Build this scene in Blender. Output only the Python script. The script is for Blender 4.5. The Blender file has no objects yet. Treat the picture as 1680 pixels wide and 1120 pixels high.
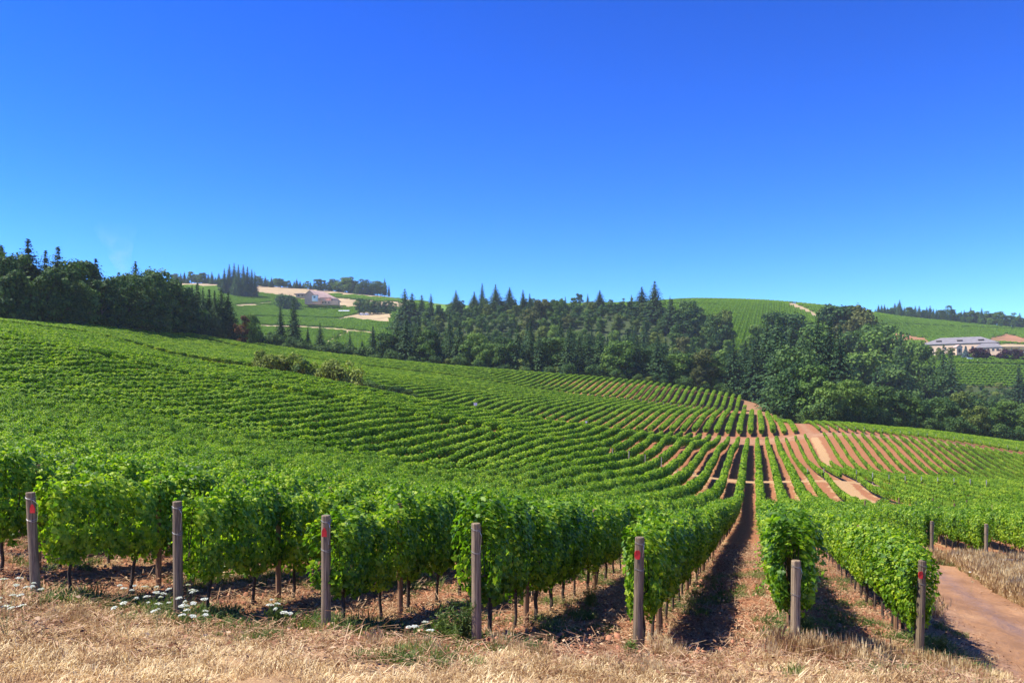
import bpy, math, random
import numpy as np
from mathutils import Vector, Matrix
random.seed(7); RNG = np.random.default_rng(11)
SC = bpy.context.scene; COL = SC.collection

# ------------------------------------------------------------------ camera, sky, sun, exposure
F = 1350.0; HOR = 660.0; CX = 840.0; W, H = 1680.0, 1120.0
cd = bpy.data.cameras.new('camera'); cam = bpy.data.objects.new('camera', cd); COL.objects.link(cam)
cd.sensor_width = 36.0; cd.lens = 36.0 * F / W; cd.shift_y = (HOR - H / 2) / W
cd.clip_start = 0.1; cd.clip_end = 9000
cam.location = (0, 0, 0); cam.rotation_euler = (math.radians(90), 0, 0)
SC.camera = cam
SUN_EL = math.radians(57.0)
sdx, sdy = -1.0, -0.07
_n = math.hypot(sdx, sdy); sdx /= _n; sdy /= _n
sun_vec = Vector((sdx * math.cos(SUN_EL), sdy * math.cos(SUN_EL), math.sin(SUN_EL)))
wd = bpy.data.worlds.new("World"); SC.world = wd; wd.use_nodes = True
nt = wd.node_tree; bg = nt.nodes['Background']
sky = nt.nodes.new('ShaderNodeTexSky'); sky.sky_type = 'NISHITA'; sky.sun_disc = False
sky.sun_elevation = SUN_EL; sky.sun_rotation = math.atan2(sdx, sdy)
sky.altitude = 200; sky.air_density = 1.0; sky.dust_density = 0.0; sky.ozone_density = 4.0
hs = nt.nodes.new('ShaderNodeHueSaturation'); hs.inputs['Saturation'].default_value = 1.35
gm = nt.nodes.new('ShaderNodeGamma'); gm.inputs[1].default_value = 1.6
tn = nt.nodes.new('ShaderNodeMix'); tn.data_type = 'RGBA'; tn.blend_type = 'MULTIPLY'; tn.inputs[0].default_value = 1.0; tn.inputs[7].default_value = (0.33, 0.345, 0.45, 1)
nt.links.new(sky.outputs[0], hs.inputs['Color']); nt.links.new(hs.outputs[0], gm.inputs[0]); nt.links.new(gm.outputs[0], tn.inputs[6]); nt.links.new(tn.outputs[2], bg.inputs[0])
bg.inputs[1].default_value = 0.125
sl = bpy.data.lights.new('sun', 'SUN'); sl.energy = 5.0; sl.angle = math.radians(0.5); sl.color = (1.0, 0.95, 0.84)
so = bpy.data.objects.new('sun', sl); COL.objects.link(so); so.rotation_euler = sun_vec.to_track_quat('Z', 'Y').to_euler()
so.location = (-30, 10, 60)
vs = SC.view_settings; vs.view_transform = 'Standard'; vs.look = 'None'; vs.gamma = 1; vs.use_curve_mapping = False
vs.exposure = 0.85
SC.cycles.max_bounces = 8; SC.cycles.diffuse_bounces = 3; SC.cycles.glossy_bounces = 2
SC.cycles.transmission_bounces = 4; SC.cycles.transparent_max_bounces = 8; SC.cycles.volume_bounces = 1

# ------------------------------------------------------------------ helpers
def tag(o, label=None, cat=None, group=None, kind=None):
    if label: o['label'] = label
    if cat: o['category'] = cat
    if group: o['group'] = group
    if kind: o['kind'] = kind
    return o
def empty(name, loc, rz=0.0, sc=None):
    o = bpy.data.objects.new(name, None); COL.objects.link(o); o.location = loc
    o.rotation_euler = (0, 0, rz); o.empty_display_size = 0.2
    if sc is not None: o.scale = sc
    return o
def link(name, me, parent=None, loc=None):
    o = bpy.data.objects.new(name, me); COL.objects.link(o)
    if parent is not None: o.parent = parent
    if loc is not None: o.location = loc
    return o
def mesh_np(name, V, Fs, mat=None, smooth=False):
    """V (n,3); Fs list of int arrays (m,k)"""
    me = bpy.data.meshes.new(name)
    V = np.asarray(V, np.float32)
    if not isinstance(Fs, list): Fs = [Fs]
    Fs = [np.asarray(f, np.int32) for f in Fs if len(f)]
    me.vertices.add(len(V)); me.vertices.foreach_set('co', V.ravel())
    tot = sum(f.size for f in Fs); npoly = sum(len(f) for f in Fs)
    me.loops.add(tot); me.polygons.add(npoly)
    me.loops.foreach_set('vertex_index', np.concatenate([f.ravel() for f in Fs]))
    ls = []; s = 0
    for f in Fs:
        ls.append(s + np.arange(len(f)) * f.shape[1]); s += f.size
    me.polygons.foreach_set('loop_start', np.concatenate(ls).astype(np.int32))
    if smooth: me.polygons.foreach_set('use_smooth', np.ones(npoly, bool))
    me.update(calc_edges=True)
    if mat is not None: me.materials.append(mat)
    return me
class MB:
    def __init__(s): s.v = []; s.f = []
    def add(s, V, Fc):
        b = len(s.v); s.v += [tuple(p) for p in V]; s.f += [tuple(i + b for i in f) for f in Fc]
    def box(s, c, d, rz=0.0, taper=1.0):
        x, y, z = d[0] / 2, d[1] / 2, d[2] / 2; V = []
        for k in (-1, 1):
            t = 1.0 if k < 0 else taper
            for a, b in ((-1, -1), (1, -1), (1, 1), (-1, 1)):
                px, py = a * x * t, b * y * t
                V.append((c[0] + px * math.cos(rz) - py * math.sin(rz), c[1] + px * math.sin(rz) + py * math.cos(rz), c[2] + k * z))
        s.add(V, [(3, 2, 1, 0), (4, 5, 6, 7), (0, 1, 5, 4), (1, 2, 6, 5), (2, 3, 7, 6), (3, 0, 4, 7)])
    def tube(s, pts, rad, n=8, cap=True):
        P = [Vector(p) for p in pts]; rings = []
        if not hasattr(rad, '__len__'): rad = [rad] * len(P)
        up = Vector((0.31, 0.22, 0.93))
        V = []
        for i, p in enumerate(P):
            t = (P[min(i + 1, len(P) - 1)] - P[max(i - 1, 0)]).normalized()
            a = t.cross(up)
            if a.length < 0.1: a = t.cross(Vector((1, 0, 0)))
            a.normalize(); b = t.cross(a)
            for k in range(n):
                th = 2 * math.pi * k / n
                V.append(p + (a * math.cos(th) + b * math.sin(th)) * rad[i])
        Fc = []
        for i in range(len(P) - 1):
            for k in range(n):
                Fc.append((i * n + k, i * n + (k + 1) % n, (i + 1) * n + (k + 1) % n, (i + 1) * n + k))
        if cap:
            Fc.append(tuple(range(n))); Fc.append(tuple((len(P) - 1) * n + k for k in reversed(range(n))))
        s.add(V, Fc)
    def mesh(s, name, mat, smooth=False):
        me = bpy.data.meshes.new(name); me.from_pydata(s.v, [], s.f); me.update()
        if smooth: me.polygons.foreach_set('use_smooth', [True] * len(me.polygons))
        me.materials.append(mat); return me
    def build(s, name, mat, parent=None, smooth=False, loc=None):
        return link(name, s.mesh(name, mat, smooth), parent, loc)
ONES = 'first second third fourth fifth sixth seventh eighth ninth tenth eleventh twelfth thirteenth fourteenth fifteenth sixteenth seventeenth eighteenth nineteenth'.split()
TENS = {2: 'twent', 3: 'thirt', 4: 'fort', 5: 'fift', 6: 'sixt', 7: 'sevent', 8: 'eight', 9: 'ninet'}
def ordw(n):
    if n < 20: return ONES[n - 1]
    if n < 100:
        t, r = divmod(n, 10)
        return TENS[t] + 'ieth' if r == 0 else TENS[t] + 'y-' + ONES[r - 1]
    return 'hundred and ' + ordw(n - 100) if n > 100 else 'hundredth'

# ------------------------------------------------------------------ value noise
_perm = np.random.default_rng(3).random((256, 256))
def vnoise(x, y):
    xi = np.floor(x).astype(int); yi = np.floor(y).astype(int); fx = x - xi; fy = y - yi
    fx = fx * fx * (3 - 2 * fx); fy = fy * fy * (3 - 2 * fy)
    a = _perm[xi & 255, yi & 255]; b = _perm[(xi + 1) & 255, yi & 255]
    c = _perm[xi & 255, (yi + 1) & 255]; d = _perm[(xi + 1) & 255, (yi + 1) & 255]
    return (a * (1 - fx) + b * fx) * (1 - fy) + (c * (1 - fx) + d * fx) * fy - 0.5

# ------------------------------------------------------------------ terrain: a survey of heights by bearing and distance
# each line: bearing (as picture column), then (distance, level); 't' levels were read off vine tops 2.05 m above the soil
SURVEY = {
 0:   't 12.5 755 20 738 30 722 45 697 60 670 80 628 100 583 112 558 122 549 150 538 180 531 235 522 g 272 532 450 505 600 490 800 480 1000 475 1300 475 1500 478 1900 495 2600 520',
 150: 't 12.5 775 20 755 30 740 45 715 60 690 80 650 100 607 112 581 122 571 150 559 180 551 235 540 280 530 g 320 536 450 512 600 495 800 485 1000 480 1300 475 1500 478 1900 495 2600 520',
 300: 't 12.5 795 20 776 30 758 45 736 60 713 80 679 100 638 118 608 135 596 150 588 g 180 606 t 215 579 280 562 350 544 g 390 548 450 545 600 520 800 505 1000 492 1300 472 1500 464 1900 480 2600 510',
 450: 't 12.5 808 20 791 30 776 45 756 60 737 80 706 100 660 118 632 135 617 150 606 g 180 637 t 215 600 280 585 350 574 400 566 g 450 585 600 588 800 558 1000 525 1200 497 1350 478 1500 470 1900 485 2600 515',
 600: 't 12.5 820 20 804 30 791 45 776 60 763 80 736 100 686 118 657 135 644 150 634 g 180 662 t 215 627 235 617 272 607 314 601 332 597 390 585 g 450 605 600 598 800 560 1000 528 1200 503 1350 489 1500 482 1900 490 2600 515',
 750: 't 12.5 830 20 816 30 808 45 800 60 789 80 762 100 718 118 688 135 674 150 664 g 180 690 t 215 664 235 646 272 629 314 618 332 614 390 599 g 450 613 600 572 800 520 1000 506 1300 500 1500 500 1900 510 2600 530',
 904: 't 12.5 838 20 828 30 820 43 811 52 797 62 781 71 766 81 753 90 743 99 731 109 719 118 711 135 698 150 688 g 180 710 t 215 685 235 668 272 652 314 641 332 637 390 611 g 450 622 600 574 800 514 1000 500 1300 500 1500 503 1900 512 2600 530',
 1045:'t 12.5 850 20 838 36 821 52 807 69 790 85 773 102 757 118 740 135 722 150 706 g 180 727 208 716 215 713 t 235 688 272 667 314 657 332 651 390 622 g 450 626 600 578 800 515 1000 503 1150 497 1300 500 1500 505 1900 515 2600 530',
 1140:'t 12.5 856 20 845 36 832 52 820 69 805 85 790 102 775 118 756 135 739 150 724 g 180 734 208 720 215 714 t 235 690 272 674 314 667 332 662 390 634 g 450 640 600 588 800 530 950 506 1150 491 1300 496 1500 505 1900 515 2600 530',
 1238:'g 12.5 1066 20 972 30 920 45 887 60 871 80 853 100 820 118 790 135 769 150 756 180 743 206 729 215 718 235 703 272 690 314 682 332 675 390 660 450 652 600 600 800 542 950 512 1150 493 1300 499 1500 508 1900 515 2600 530',
 1359:'g 12.5 1085 20 1000 33 921 45 890 60 868 80 843 100 815 118 788 135 778 150 771 160 764 206 714 215 709 260 696 300 706 450 690 600 640 800 562 1000 525 1180 503 1300 505 1500 515 1900 525 2600 535',
 1485:'g 12.5 1120 20 1008 36 918 45 888 60 858 80 832 100 815 118 801 135 792 150 786 160 774 206 721 215 718 285 706 320 716 450 700 600 655 800 590 1000 556 1180 526 1300 521 1500 530 1900 540 2600 550',
 1566:'g 12.5 1135 20 1020 36 921 45 892 60 862 80 836 100 817 118 804 135 796 150 790 160 780 206 731 215 727 285 715 320 726 450 706 600 660 740 588 800 580 1000 558 1180 535 1300 529 1500 538 1900 545 2600 555',
 1680:'g 12.5 1150 20 1036 36 928 45 897 60 868 80 842 100 824 118 812 135 803 150 797 160 789 206 750 215 746 285 730 320 740 450 716 600 665 740 592 800 586 1000 565 1180 547 1300 540 1500 548 1900 555 2600 560',
}
GY = np.exp(np.linspace(math.log(12.5), math.log(2600), 420)); GLY = np.log(GY)
def pchip(x, y, xq):
    x = np.asarray(x, float); y = np.asarray(y, float); h = np.diff(x); d = np.diff(y) / h
    m = np.zeros(len(x)); m[0] = d[0]; m[-1] = d[-1]
    for i in range(1, len(x) - 1):
        if d[i - 1] * d[i] > 0:
            w1 = 2 * h[i] + h[i - 1]; w2 = h[i] + 2 * h[i - 1]
            m[i] = (w1 + w2) / (w1 / d[i - 1] + w2 / d[i])
    k = np.clip(np.searchsorted(x, xq) - 1, 0, len(x) - 2); t = (xq - x[k]) / h[k]
    return ((1 + 2 * t) * (1 - t) ** 2 * y[k] + t * (1 - t) ** 2 * h[k] * m[k] + t * t * (3 - 2 * t) * y[k + 1] + t * t * (t - 1) * h[k] * m[k + 1])
tab = []; tcols = sorted(SURVEY)
for c in tcols:
    mode = 'g'; Ys = []; ys = []; tk = SURVEY[c].split(); i = 0
    while i < len(tk):
        if tk[i] in 'tg': mode = tk[i]; i += 1; continue
        Y = float(tk[i]); y = float(tk[i + 1]); i += 2
        if mode == 't': y += 2.05 * F / Y
        Ys.append(math.log(Y)); ys.append(y)
    tab.append(pchip(Ys, ys, GLY))
tab = np.array(tab)                     # (cols, dist)
GC = np.linspace(-60, 1760, 365)
tabc = np.array([pchip(tcols, tab[:, j], np.clip(GC, 0, 1680)) for j in range(len(GY))]).T
# smooth sideways a little
for _ in range(10):
    tabc[1:-1] = (tabc[:-2] + 2 * tabc[1:-1] + tabc[2:]) / 4
TZ = -(tabc - HOR) / F * GY[None, :]     # heights
def gz(X, Y):
    X = np.asarray(X, float); Y = np.asarray(Y, float)
    Yc = np.maximum(Y, 12.5)
    c = CX + F * X / Yc
    ci = np.clip((c - GC[0]) / (GC[1] - GC[0]), 0, len(GC) - 1.001); k = ci.astype(int); a = ci - k
    li = np.clip((np.log(Yc) - GLY[0]) / (GLY[1] - GLY[0]), 0, len(GLY) - 1.001); l = li.astype(int); b = li - l
    z = (TZ[k, l] * (1 - a) + TZ[k + 1, l] * a) * (1 - b) + (TZ[k, l + 1] * (1 - a) + TZ[k + 1, l + 1] * a) * b
    # in front of the vines the ground climbs back to the track the viewer stands on
    t = np.clip((Y - 1.0) / 11.5, -0.3, 1)
    znear = -1.72 + (z + 1.72) * np.clip(t, 0, 1) ** 1.15
    z = np.where(Y < 12.5, znear, z)
    return z
def gzf(x, y): return float(gz(np.array([x]), np.array([y]))[0])
def at(col, Y): return (col - CX) / F * Y
RS = 0.295                                # the rows run towards this bearing
def x0_of(X, Y): return X - RS * Y
def rnoise(X, Y):                          # fine relief of the near soil
    n = vnoise(X * 1.3, Y * 1.3) * 0.10 + vnoise(X * 4.1 + 7, Y * 4.1) * 0.05 + vnoise(X * 11 + 3, Y * 11) * 0.025
    return n * np.clip((70 - Y) / 40, 0, 1) * np.clip(Y / 6, 0.2, 1)
def inpoly(x, y, P):
    r = np.zeros(x.shape, bool); n = len(P)
    for i in range(n):
        x1, y1 = P[i]; x2, y2 = P[(i + 1) % n]
        c = ((y1 > y) != (y2 > y)) & (x < (x2 - x1) * (y - y1) / ((y2 - y1) or 1e-9) + x1)
        r ^= c
    return r
def dline(x, y, P):
    d = np.full(x.shape, 1e9)
    for (x1, y1), (x2, y2) in zip(P[:-1], P[1:]):
        dx, dy = x2 - x1, y2 - y1; t = np.clip(((x - x1) * dx + (y - y1) * dy) / (dx * dx + dy * dy), 0, 1)
        d = np.minimum(d, np.hypot(x - x1 - t * dx, y - y1 - t * dy))
    return d
# row bookkeeping
SP1 = 2.35
def row_start(n):
    Y = {-4: 12.8, -3: 12.6, -2: 12.36, -1: 12.1, 0: 12.2, 1: 12.45, 2: 14.8}
    if n in Y: return Y[n]
    return 36.0 if n > 2 else 12.8 + 0.12 * (-4 - n)
def row_x0(n): return -1.74 + SP1 * n
TREE_C = [-60, 0, 150, 300, 450, 600, 900, 1238, 1300, 1359, 1485, 1566, 1760]
TREE_Y = [238, 240, 275, 355, 398, 388, 388, 385, 300, 262, 288, 290, 290]
def treeline(c): return np.interp(c, TREE_C, TREE_Y)
def forest_far(c):
    return np.interp(c, [-60, 150, 300, 400, 430, 640, 660, 900, 1090, 1180, 1200, 1235, 1260, 1300, 1420, 1450, 1540, 1560, 1760],
                        [900, 800, 520, 470, 440, 470, 830, 900, 850, 800, 640, 640, 800, 870, 850, 700, 650, 650, 650])
ROAD_P = [(1496, 900), (1500, 924), (1560, 926), (1592, 940), (1640, 975), (1700, 1004), (1900, 1060), (1900, 1300), (1690, 1170), (1640, 1112), (1600, 1066), (1560, 1030), (1496, 985)]
def zones(X, Y, z):
    """weights: grass, dirt road, crop green, tan stubble, woodland floor, bare orange bank"""
    Ys = np.maximum(Y, 1.0); c = CX + F * X / Ys; y = HOR - F * z / Ys; x0 = x0_of(X, Y)
    nz = vnoise(X * 0.9 + 40, Y * 0.9) + 0.5 * vnoise(X * 3.1, Y * 3.1)
    n = (x0 + 1.74) / SP1
    ys = np.interp(n, [-40, -4, -3, -2, -1, 0, 1, 2, 2.6, 3, 60], [17, 12.8, 12.6, 12.36, 12.1, 12.2, 12.45, 14.8, 30, 36, 36])
    setb = np.interp(X, [-9, -4, -1, 3, 8], [0.1, 0.55, 1.35, 1.8, 2.0])
    grass = 1 / (1 + np.exp(np.clip((Y - ys + setb + nz * 1.7) * 2.6, -30, 30)))
    grass = np.maximum(grass, np.clip(0.55 - np.abs(((n + 0.5) % 1) - 0.5) * 2.4 + nz * 1.1, 0, 0.75) * (Y < 130))   # weeds under the rows
    head = np.exp(-((Y - 117.6) / 2.0) ** 4); grass = np.maximum(grass, head * 0.85)
    grass = np.maximum(grass, np.clip((1.6 + 0.4 * nz - np.abs(x0 - 12.36)) / 1.0, 0, .8) * ((Y > 50) & (Y < 120)))
    grass = np.maximum(grass, np.clip((1.7 + 0.5 * nz - np.abs(x0 - 14.7)) / 1.3, 0, .8) * np.clip((Y - 157) / 5, 0, 1) * np.clip((207 - Y) / 4, 0, 1))
    road = inpoly(c, y, ROAD_P) & (Y < 40) & (Y > 6) & (c > 1490)
    road = road.astype(float)
    dirt = np.exp(-((Y - 209.5 + nz) / 5.2) ** 4) * np.clip((c - 980) / 60, 0, 1) + np.clip((1.25 + 0.4 * nz - np.abs(x0 - 14.35)) / 1.1, 0, 1) * ((Y > 206) & (Y < 330))
    dirt = np.maximum(dirt, ((Y > 318) & (Y < 400) & (c > 1215) & (c < 1330)) * 1.0)
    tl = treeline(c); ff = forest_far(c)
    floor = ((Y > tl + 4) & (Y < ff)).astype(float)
    far = Y >= ff
    jn = 3.0 * vnoise(X / 14, Y / 45) + 1.6 * vnoise(X / 5 + 9, Y / 18); y_ = y; y = y + jn * (Y > 560)
    left = far & (c < 700); right = far & (c >= 700)
    tan = left & (y < np.interp(c, [280, 300, 360, 420, 480, 540, 560, 600, 660], [468, 469, 472, 480, 487, 494, 505, 487, 494]))
    tan |= left & inpoly(c, y, [(557, 488), (600, 492), (668, 497), (668, 505), (640, 506), (560, 503)])
    tan |= left & inpoly(c, y, [(545, 524), (580, 516), (600, 512), (645, 514), (640, 530), (605, 527), (575, 522)])
    band = left & inpoly(c, y, [(540, 483), (600, 487), (665, 492), (665, 497), (600, 492), (545, 488)])
    tan &= ~band
    for P, wd_ in (([(428, 535), (500, 537), (560, 541), (612, 547)], 2.0), ([(535, 562), (560, 550), (575, 545)], 2.2), ([(385, 501), (425, 499), (446, 496)], 1.3),
                   ([(360, 470), (420, 479), (470, 484), (520, 496)], 1.5)):
        tan |= left & (dline(c, y_, P) < wd_)
    tan |= right & (dline(c, y_, [(1299, 499), (1325, 510), (1352, 526)]) < 3.2)
    tan |= right & (dline(c, y_, [(1570, 598), (1700, 601)]) < 1.3)
    bank = right & (inpoly(c, y, [(1420, 552), (1470, 548), (1522, 554), (1522, 560), (1420, 561)]) | inpoly(c, y, [(1622, 555), (1650, 549), (1700, 558), (1700, 566), (1622, 560)]))
    yard = right & inpoly(c, y, [(1515, 560), (1700, 566), (1700, 583), (1515, 583)])
    crop = far & ~tan & ~bank & ~yard
    return dict(grass=grass, road=np.maximum(road, dirt), crop=crop.astype(float), tan=(tan | yard).astype(float), floor=floor, bank=bank.astype(float), trackroad=road, farpath=dirt,
        rut=(Y < 45) * np.maximum(np.clip(1 - dline(c, y, [(1530, 935), (1580, 972), (1640, 1018), (1720, 1062)]) / 15, 0, 1), 0.6 * np.clip(1 - dline(c, y, [(1525, 985), (1570, 1022), (1630, 1078), (1700, 1140)]) / 13, 0, 1)))

# ------------------------------------------------------------------ materials
def newmat(name):
    m = bpy.data.materials.new(name); m.use_nodes = True; t = m.node_tree
    b = t.nodes['Principled BSDF']; b.inputs['Roughness'].default_value = 0.8
    return m, t, b
def nd(t, typ, **kw):
    n = t.nodes.new(typ)
    for k, v in kw.items(): setattr(n, k, v)
    return n
def noise(t, vec, scale, detail=4, rough=0.6):
    n = nd(t, 'ShaderNodeTexNoise'); n.inputs['Scale'].default_value = scale; n.inputs['Detail'].default_value = detail
    n.inputs['Roughness'].default_value = rough
    if vec is not None: t.links.new(vec, n.inputs['Vector'])
    return n.outputs['Fac']
def ramp(t, fac, stops):
    n = nd(t, 'ShaderNodeValToRGB'); e = n.color_ramp.elements
    while len(e) < len(stops): e.new(0.5)
    for i, (p, c) in enumerate(stops): e[i].position = p; e[i].color = (*c, 1)
    t.links.new(fac, n.inputs[0]); return n.outputs[0]
def mix(t, fac, a, b, mode='MIX'):
    n = nd(t, 'ShaderNodeMix', data_type='RGBA', blend_type=mode)
    for s, v in ((n.inputs[0], fac), (n.inputs[6], a), (n.inputs[7], b)):
        if hasattr(v, 'links') or hasattr(v, 'is_linked'): t.links.new(v, s)
        elif hasattr(v, '__len__'): s.default_value = (*v, 1)
        else: s.default_value = v
    return n.outputs[2]
def mathn(t, op, a, b=None, clamp=False):
    n = nd(t, 'ShaderNodeMath', operation=op); n.use_clamp = clamp
    for s, v in ((n.inputs[0], a), (n.inputs[1], b)):
        if v is None: continue
        if hasattr(v, 'is_linked'): t.links.new(v, s)
        else: s.default_value = v
    return n.outputs[0]
def leaf_mat(name, c1, c2, c3, transl=0.3, rough=0.5, spec=0.35, nscale=3.0, space='Object', inst=0.6, tm=(1.35, 1.5, 0.45)):
    m, t, b = newmat(name)
    tc = nd(t, 'ShaderNodeTexCoord'); oi = nd(t, 'ShaderNodeObjectInfo'); geo = nd(t, 'ShaderNodeNewGeometry')
    n1 = noise(t, tc.outputs['Object'], nscale, 2)
    ri = mathn(t, 'MULTIPLY', mathn(t, 'SUBTRACT', oi.outputs['Random'], 0.5), inst)
    rp = mathn(t, 'MULTIPLY', mathn(t, 'SUBTRACT', geo.outputs['Random Per Island'], 0.5), 0.7)
    big = {'vine_leaf': (0.9, 0.9), 'vine_leaf_far': (0.16, 0.9), 'dry_grass': (1.7, 1.9), 'weed_green': (1.2, 0.9)}.get(name)
    if big: n1 = mathn(t, 'ADD', n1, mathn(t, 'MULTIPLY', mathn(t, 'SUBTRACT', noise(t, geo.outputs['Position'], big[0], 4), 0.5), big[1]))
    f = mathn(t, 'ADD', mathn(t, 'ADD', n1, ri), rp, clamp=True)
    col = ramp(t, f, [(0.15, c1), (0.5, c2), (0.9, c3)])
    t.links.new(col, b.inputs['Base Color']); b.inputs['Roughness'].default_value = rough
    b.inputs['Specular IOR Level'].default_value = spec
    if transl > 0:
        tr = nd(t, 'ShaderNodeBsdfTranslucent'); ms = nd(t, 'ShaderNodeMixShader'); ms.inputs[0].default_value = transl
        tcol = mix(t, 1.0, col, tm, 'MULTIPLY'); t.links.new(tcol, tr.inputs[0])
        t.links.new(b.outputs[0], ms.inputs[1]); t.links.new(tr.outputs[0], ms.inputs[2])
        t.links.new(ms.outputs[0], t.nodes['Material Output'].inputs[0])
    return m
M = {}
M['vine'] = leaf_mat('vine_leaf', (0.055, 0.135, 0.010), (0.150, 0.290, 0.018), (0.420, 0.520, 0.042), 0.42, 0.5, 0.35, 2.0, inst=0.25)
M['vine_far'] = leaf_mat('vine_leaf_far', (0.085, 0.175, 0.012), (0.175, 0.315, 0.020), (0.370, 0.470, 0.040), 0.40, 0.6, 0.2, 1.0, inst=0.35)
M['crop'] = leaf_mat('crop_leaf', (0.115, 0.225, 0.020), (0.190, 0.330, 0.030), (0.260, 0.400, 0.042), 0.35, 0.7, 0.1, 0.3, inst=0.3)
M['conifer'] = leaf_mat('conifer_needles', (0.015, 0.044, 0.016), (0.034, 0.082, 0.026), (0.085, 0.150, 0.044), 0.12, 0.7, 0.15, 0.5, inst=0.5)
M['broad_dark'] = leaf_mat('broadleaf_dark', (0.022, 0.058, 0.015), (0.050, 0.108, 0.023), (0.110, 0.180, 0.040), 0.18, 0.65, 0.15, 0.4, inst=0.6)
M['broad_mid'] = leaf_mat('broadleaf_mid', (0.050, 0.105, 0.020), (0.095, 0.175, 0.028), (0.170, 0.255, 0.045), 0.22, 0.65, 0.15, 0.4, inst=0.6)
M['broad_olive'] = leaf_mat('broadleaf_olive', (0.075, 0.110, 0.020), (0.125, 0.170, 0.030), (0.200, 0.240, 0.045), 0.22, 0.65, 0.15, 0.4, inst=0.5)
M['broad_brown'] = leaf_mat('broadleaf_brown', (0.055, 0.072, 0.020), (0.095, 0.110, 0.030), (0.150, 0.155, 0.045), 0.15, 0.7, 0.1, 0.4, inst=0.4)
M['red_leaf'] = leaf_mat('red_leaf', (0.07, 0.028, 0.016), (0.13, 0.045, 0.024), (0.12, 0.090, 0.030), 0.15, 0.7, 0.1, 0.4, inst=0.2)
M['purple_leaf'] = leaf_mat('purple_leaf', (0.025, 0.010, 0.016), (0.045, 0.015, 0.024), (0.07, 0.025, 0.03), 0.1, 0.7, 0.1, 0.4, inst=0.2)
M['blue_leaf'] = leaf_mat('blue_spruce', (0.06, 0.10, 0.10), (0.09, 0.14, 0.15), (0.12, 0.18, 0.19), 0.1, 0.7, 0.1, 0.4, inst=0.2)
M['straw'] = leaf_mat('dry_grass', (0.26, 0.145, 0.065), (0.54, 0.38, 0.18), (0.82, 0.67, 0.38), 0.25, 0.7, 0.2, 1.0, inst=0.5, tm=(1.1, 1.0, 0.8))
M['weed'] = leaf_mat('weed_green', (0.07, 0.12, 0.030), (0.13, 0.19, 0.045), (0.24, 0.28, 0.09), 0.25, 0.6, 0.2, 2.0, inst=0.6)
M['litter'] = leaf_mat('litter', (0.14, 0.06, 0.03), (0.30, 0.16, 0.085), (0.50, 0.34, 0.20), 0.0, 0.9, 0.1, 3.0, inst=0.7)
M['bush'] = leaf_mat('bush_leaf', (0.10, 0.13, 0.025), (0.18, 0.23, 0.04), (0.28, 0.34, 0.065), 0.25, 0.65, 0.15, 0.6, inst=0.4)
M['petal'] = leaf_mat('white_petals', (0.52, 0.54, 0.48), (0.62, 0.64, 0.58), (0.74, 0.75, 0.70), 0.2, 0.7, 0.1, 2.0, inst=0.1)
def bark_mat(name, a, b_, s=20, stretch=0.12):
    m, t, b = newmat(name); tc = nd(t, 'ShaderNodeTexCoord'); mp = nd(t, 'ShaderNodeMapping'); mp.inputs['Scale'].default_value = (1, 1, stretch)
    t.links.new(tc.outputs['Object'], mp.inputs[0]); oi = nd(t, 'ShaderNodeObjectInfo')
    f = noise(t, mp.outputs[0], s, 5, 0.7); f2 = noise(t, tc.outputs['Object'], 3.0, 3)
    c = ramp(t, f, [(0.38, a), (0.60, b_)]); c = mix(t, mathn(t, 'MULTIPLY', f2, 0.5), c, tuple(x * 0.45 for x in a))
    rr = nd(t, 'ShaderNodeMapRange'); rr.inputs[3].default_value = 0.75; rr.inputs[4].default_value = 1.2; t.links.new(oi.outputs['Random'], rr.inputs[0])
    c = mix(t, 1.0, c, rr.outputs[0], 'MULTIPLY')
    t.links.new(c, b.inputs['Base Color']); bp = nd(t, 'ShaderNodeBump'); bp.inputs['Strength'].default_value = 0.7; bp.inputs['Distance'].default_value = 0.01
    t.links.new(f, bp.inputs['Height']); t.links.new(bp.outputs[0], b.inputs['Normal']); b.inputs['Roughness'].default_value = 0.9
    return m
M['post'] = bark_mat('weathered_post', (0.11, 0.075, 0.045), (0.40, 0.29, 0.17), 34, 0.05)
M['stake'] = bark_mat('brown_stake', (0.18, 0.095, 0.05), (0.38, 0.22, 0.12), 26, 0.06)
M['post_grey'] = bark_mat('grey_stake', (0.26, 0.25, 0.23), (0.42, 0.41, 0.38), 26, 0.06)
M['vine_wood'] = bark_mat('vine_bark', (0.030, 0.020, 0.014), (0.11, 0.075, 0.05), 50, 0.2)
M['bark'] = bark_mat('tree_bark', (0.06, 0.045, 0.035), (0.14, 0.11, 0.085), 2, 0.2)
def plain(name, c, rough=0.8, metal=0.0, var=0.15, s=2.0, spec=0.3):
    m, t, b = newmat(name); tc = nd(t, 'ShaderNodeTexCoord'); f = noise(t, tc.outputs['Object'], s, 4)
    col = ramp(t, f, [(0.3, tuple(x * (1 - var) for x in c)), (0.7, tuple(min(1, x * (1 + var)) for x in c))])
    t.links.new(col, b.inputs['Base Color']); b.inputs['Roughness'].default_value = rough; b.inputs['Metallic'].default_value = metal
    b.inputs['Specular IOR Level'].default_value = spec
    return m
M['tagred'] = plain('red_tag', (0.75, 0.035, 0.03), 0.5)
M['wire'] = plain('wire_grey', (0.5, 0.5, 0.5), 0.4, 0.8)
M['stucco'] = plain('tan_stucco', (0.80, 0.56, 0.36), 0.9, s=0.15)
M['salmon'] = plain('salmon_stucco', (0.70, 0.40, 0.27), 0.9, s=0.15)
M['roof_grey'] = plain('grey_roof', (0.20, 0.185, 0.185), 0.8, s=0.3)
M['roof_tan'] = plain('tan_roof', (0.50, 0.34, 0.27), 0.8, s=0.3)
M['roof_dark'] = plain('dark_roof', (0.10, 0.085, 0.08), 0.8, s=0.3)
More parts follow.
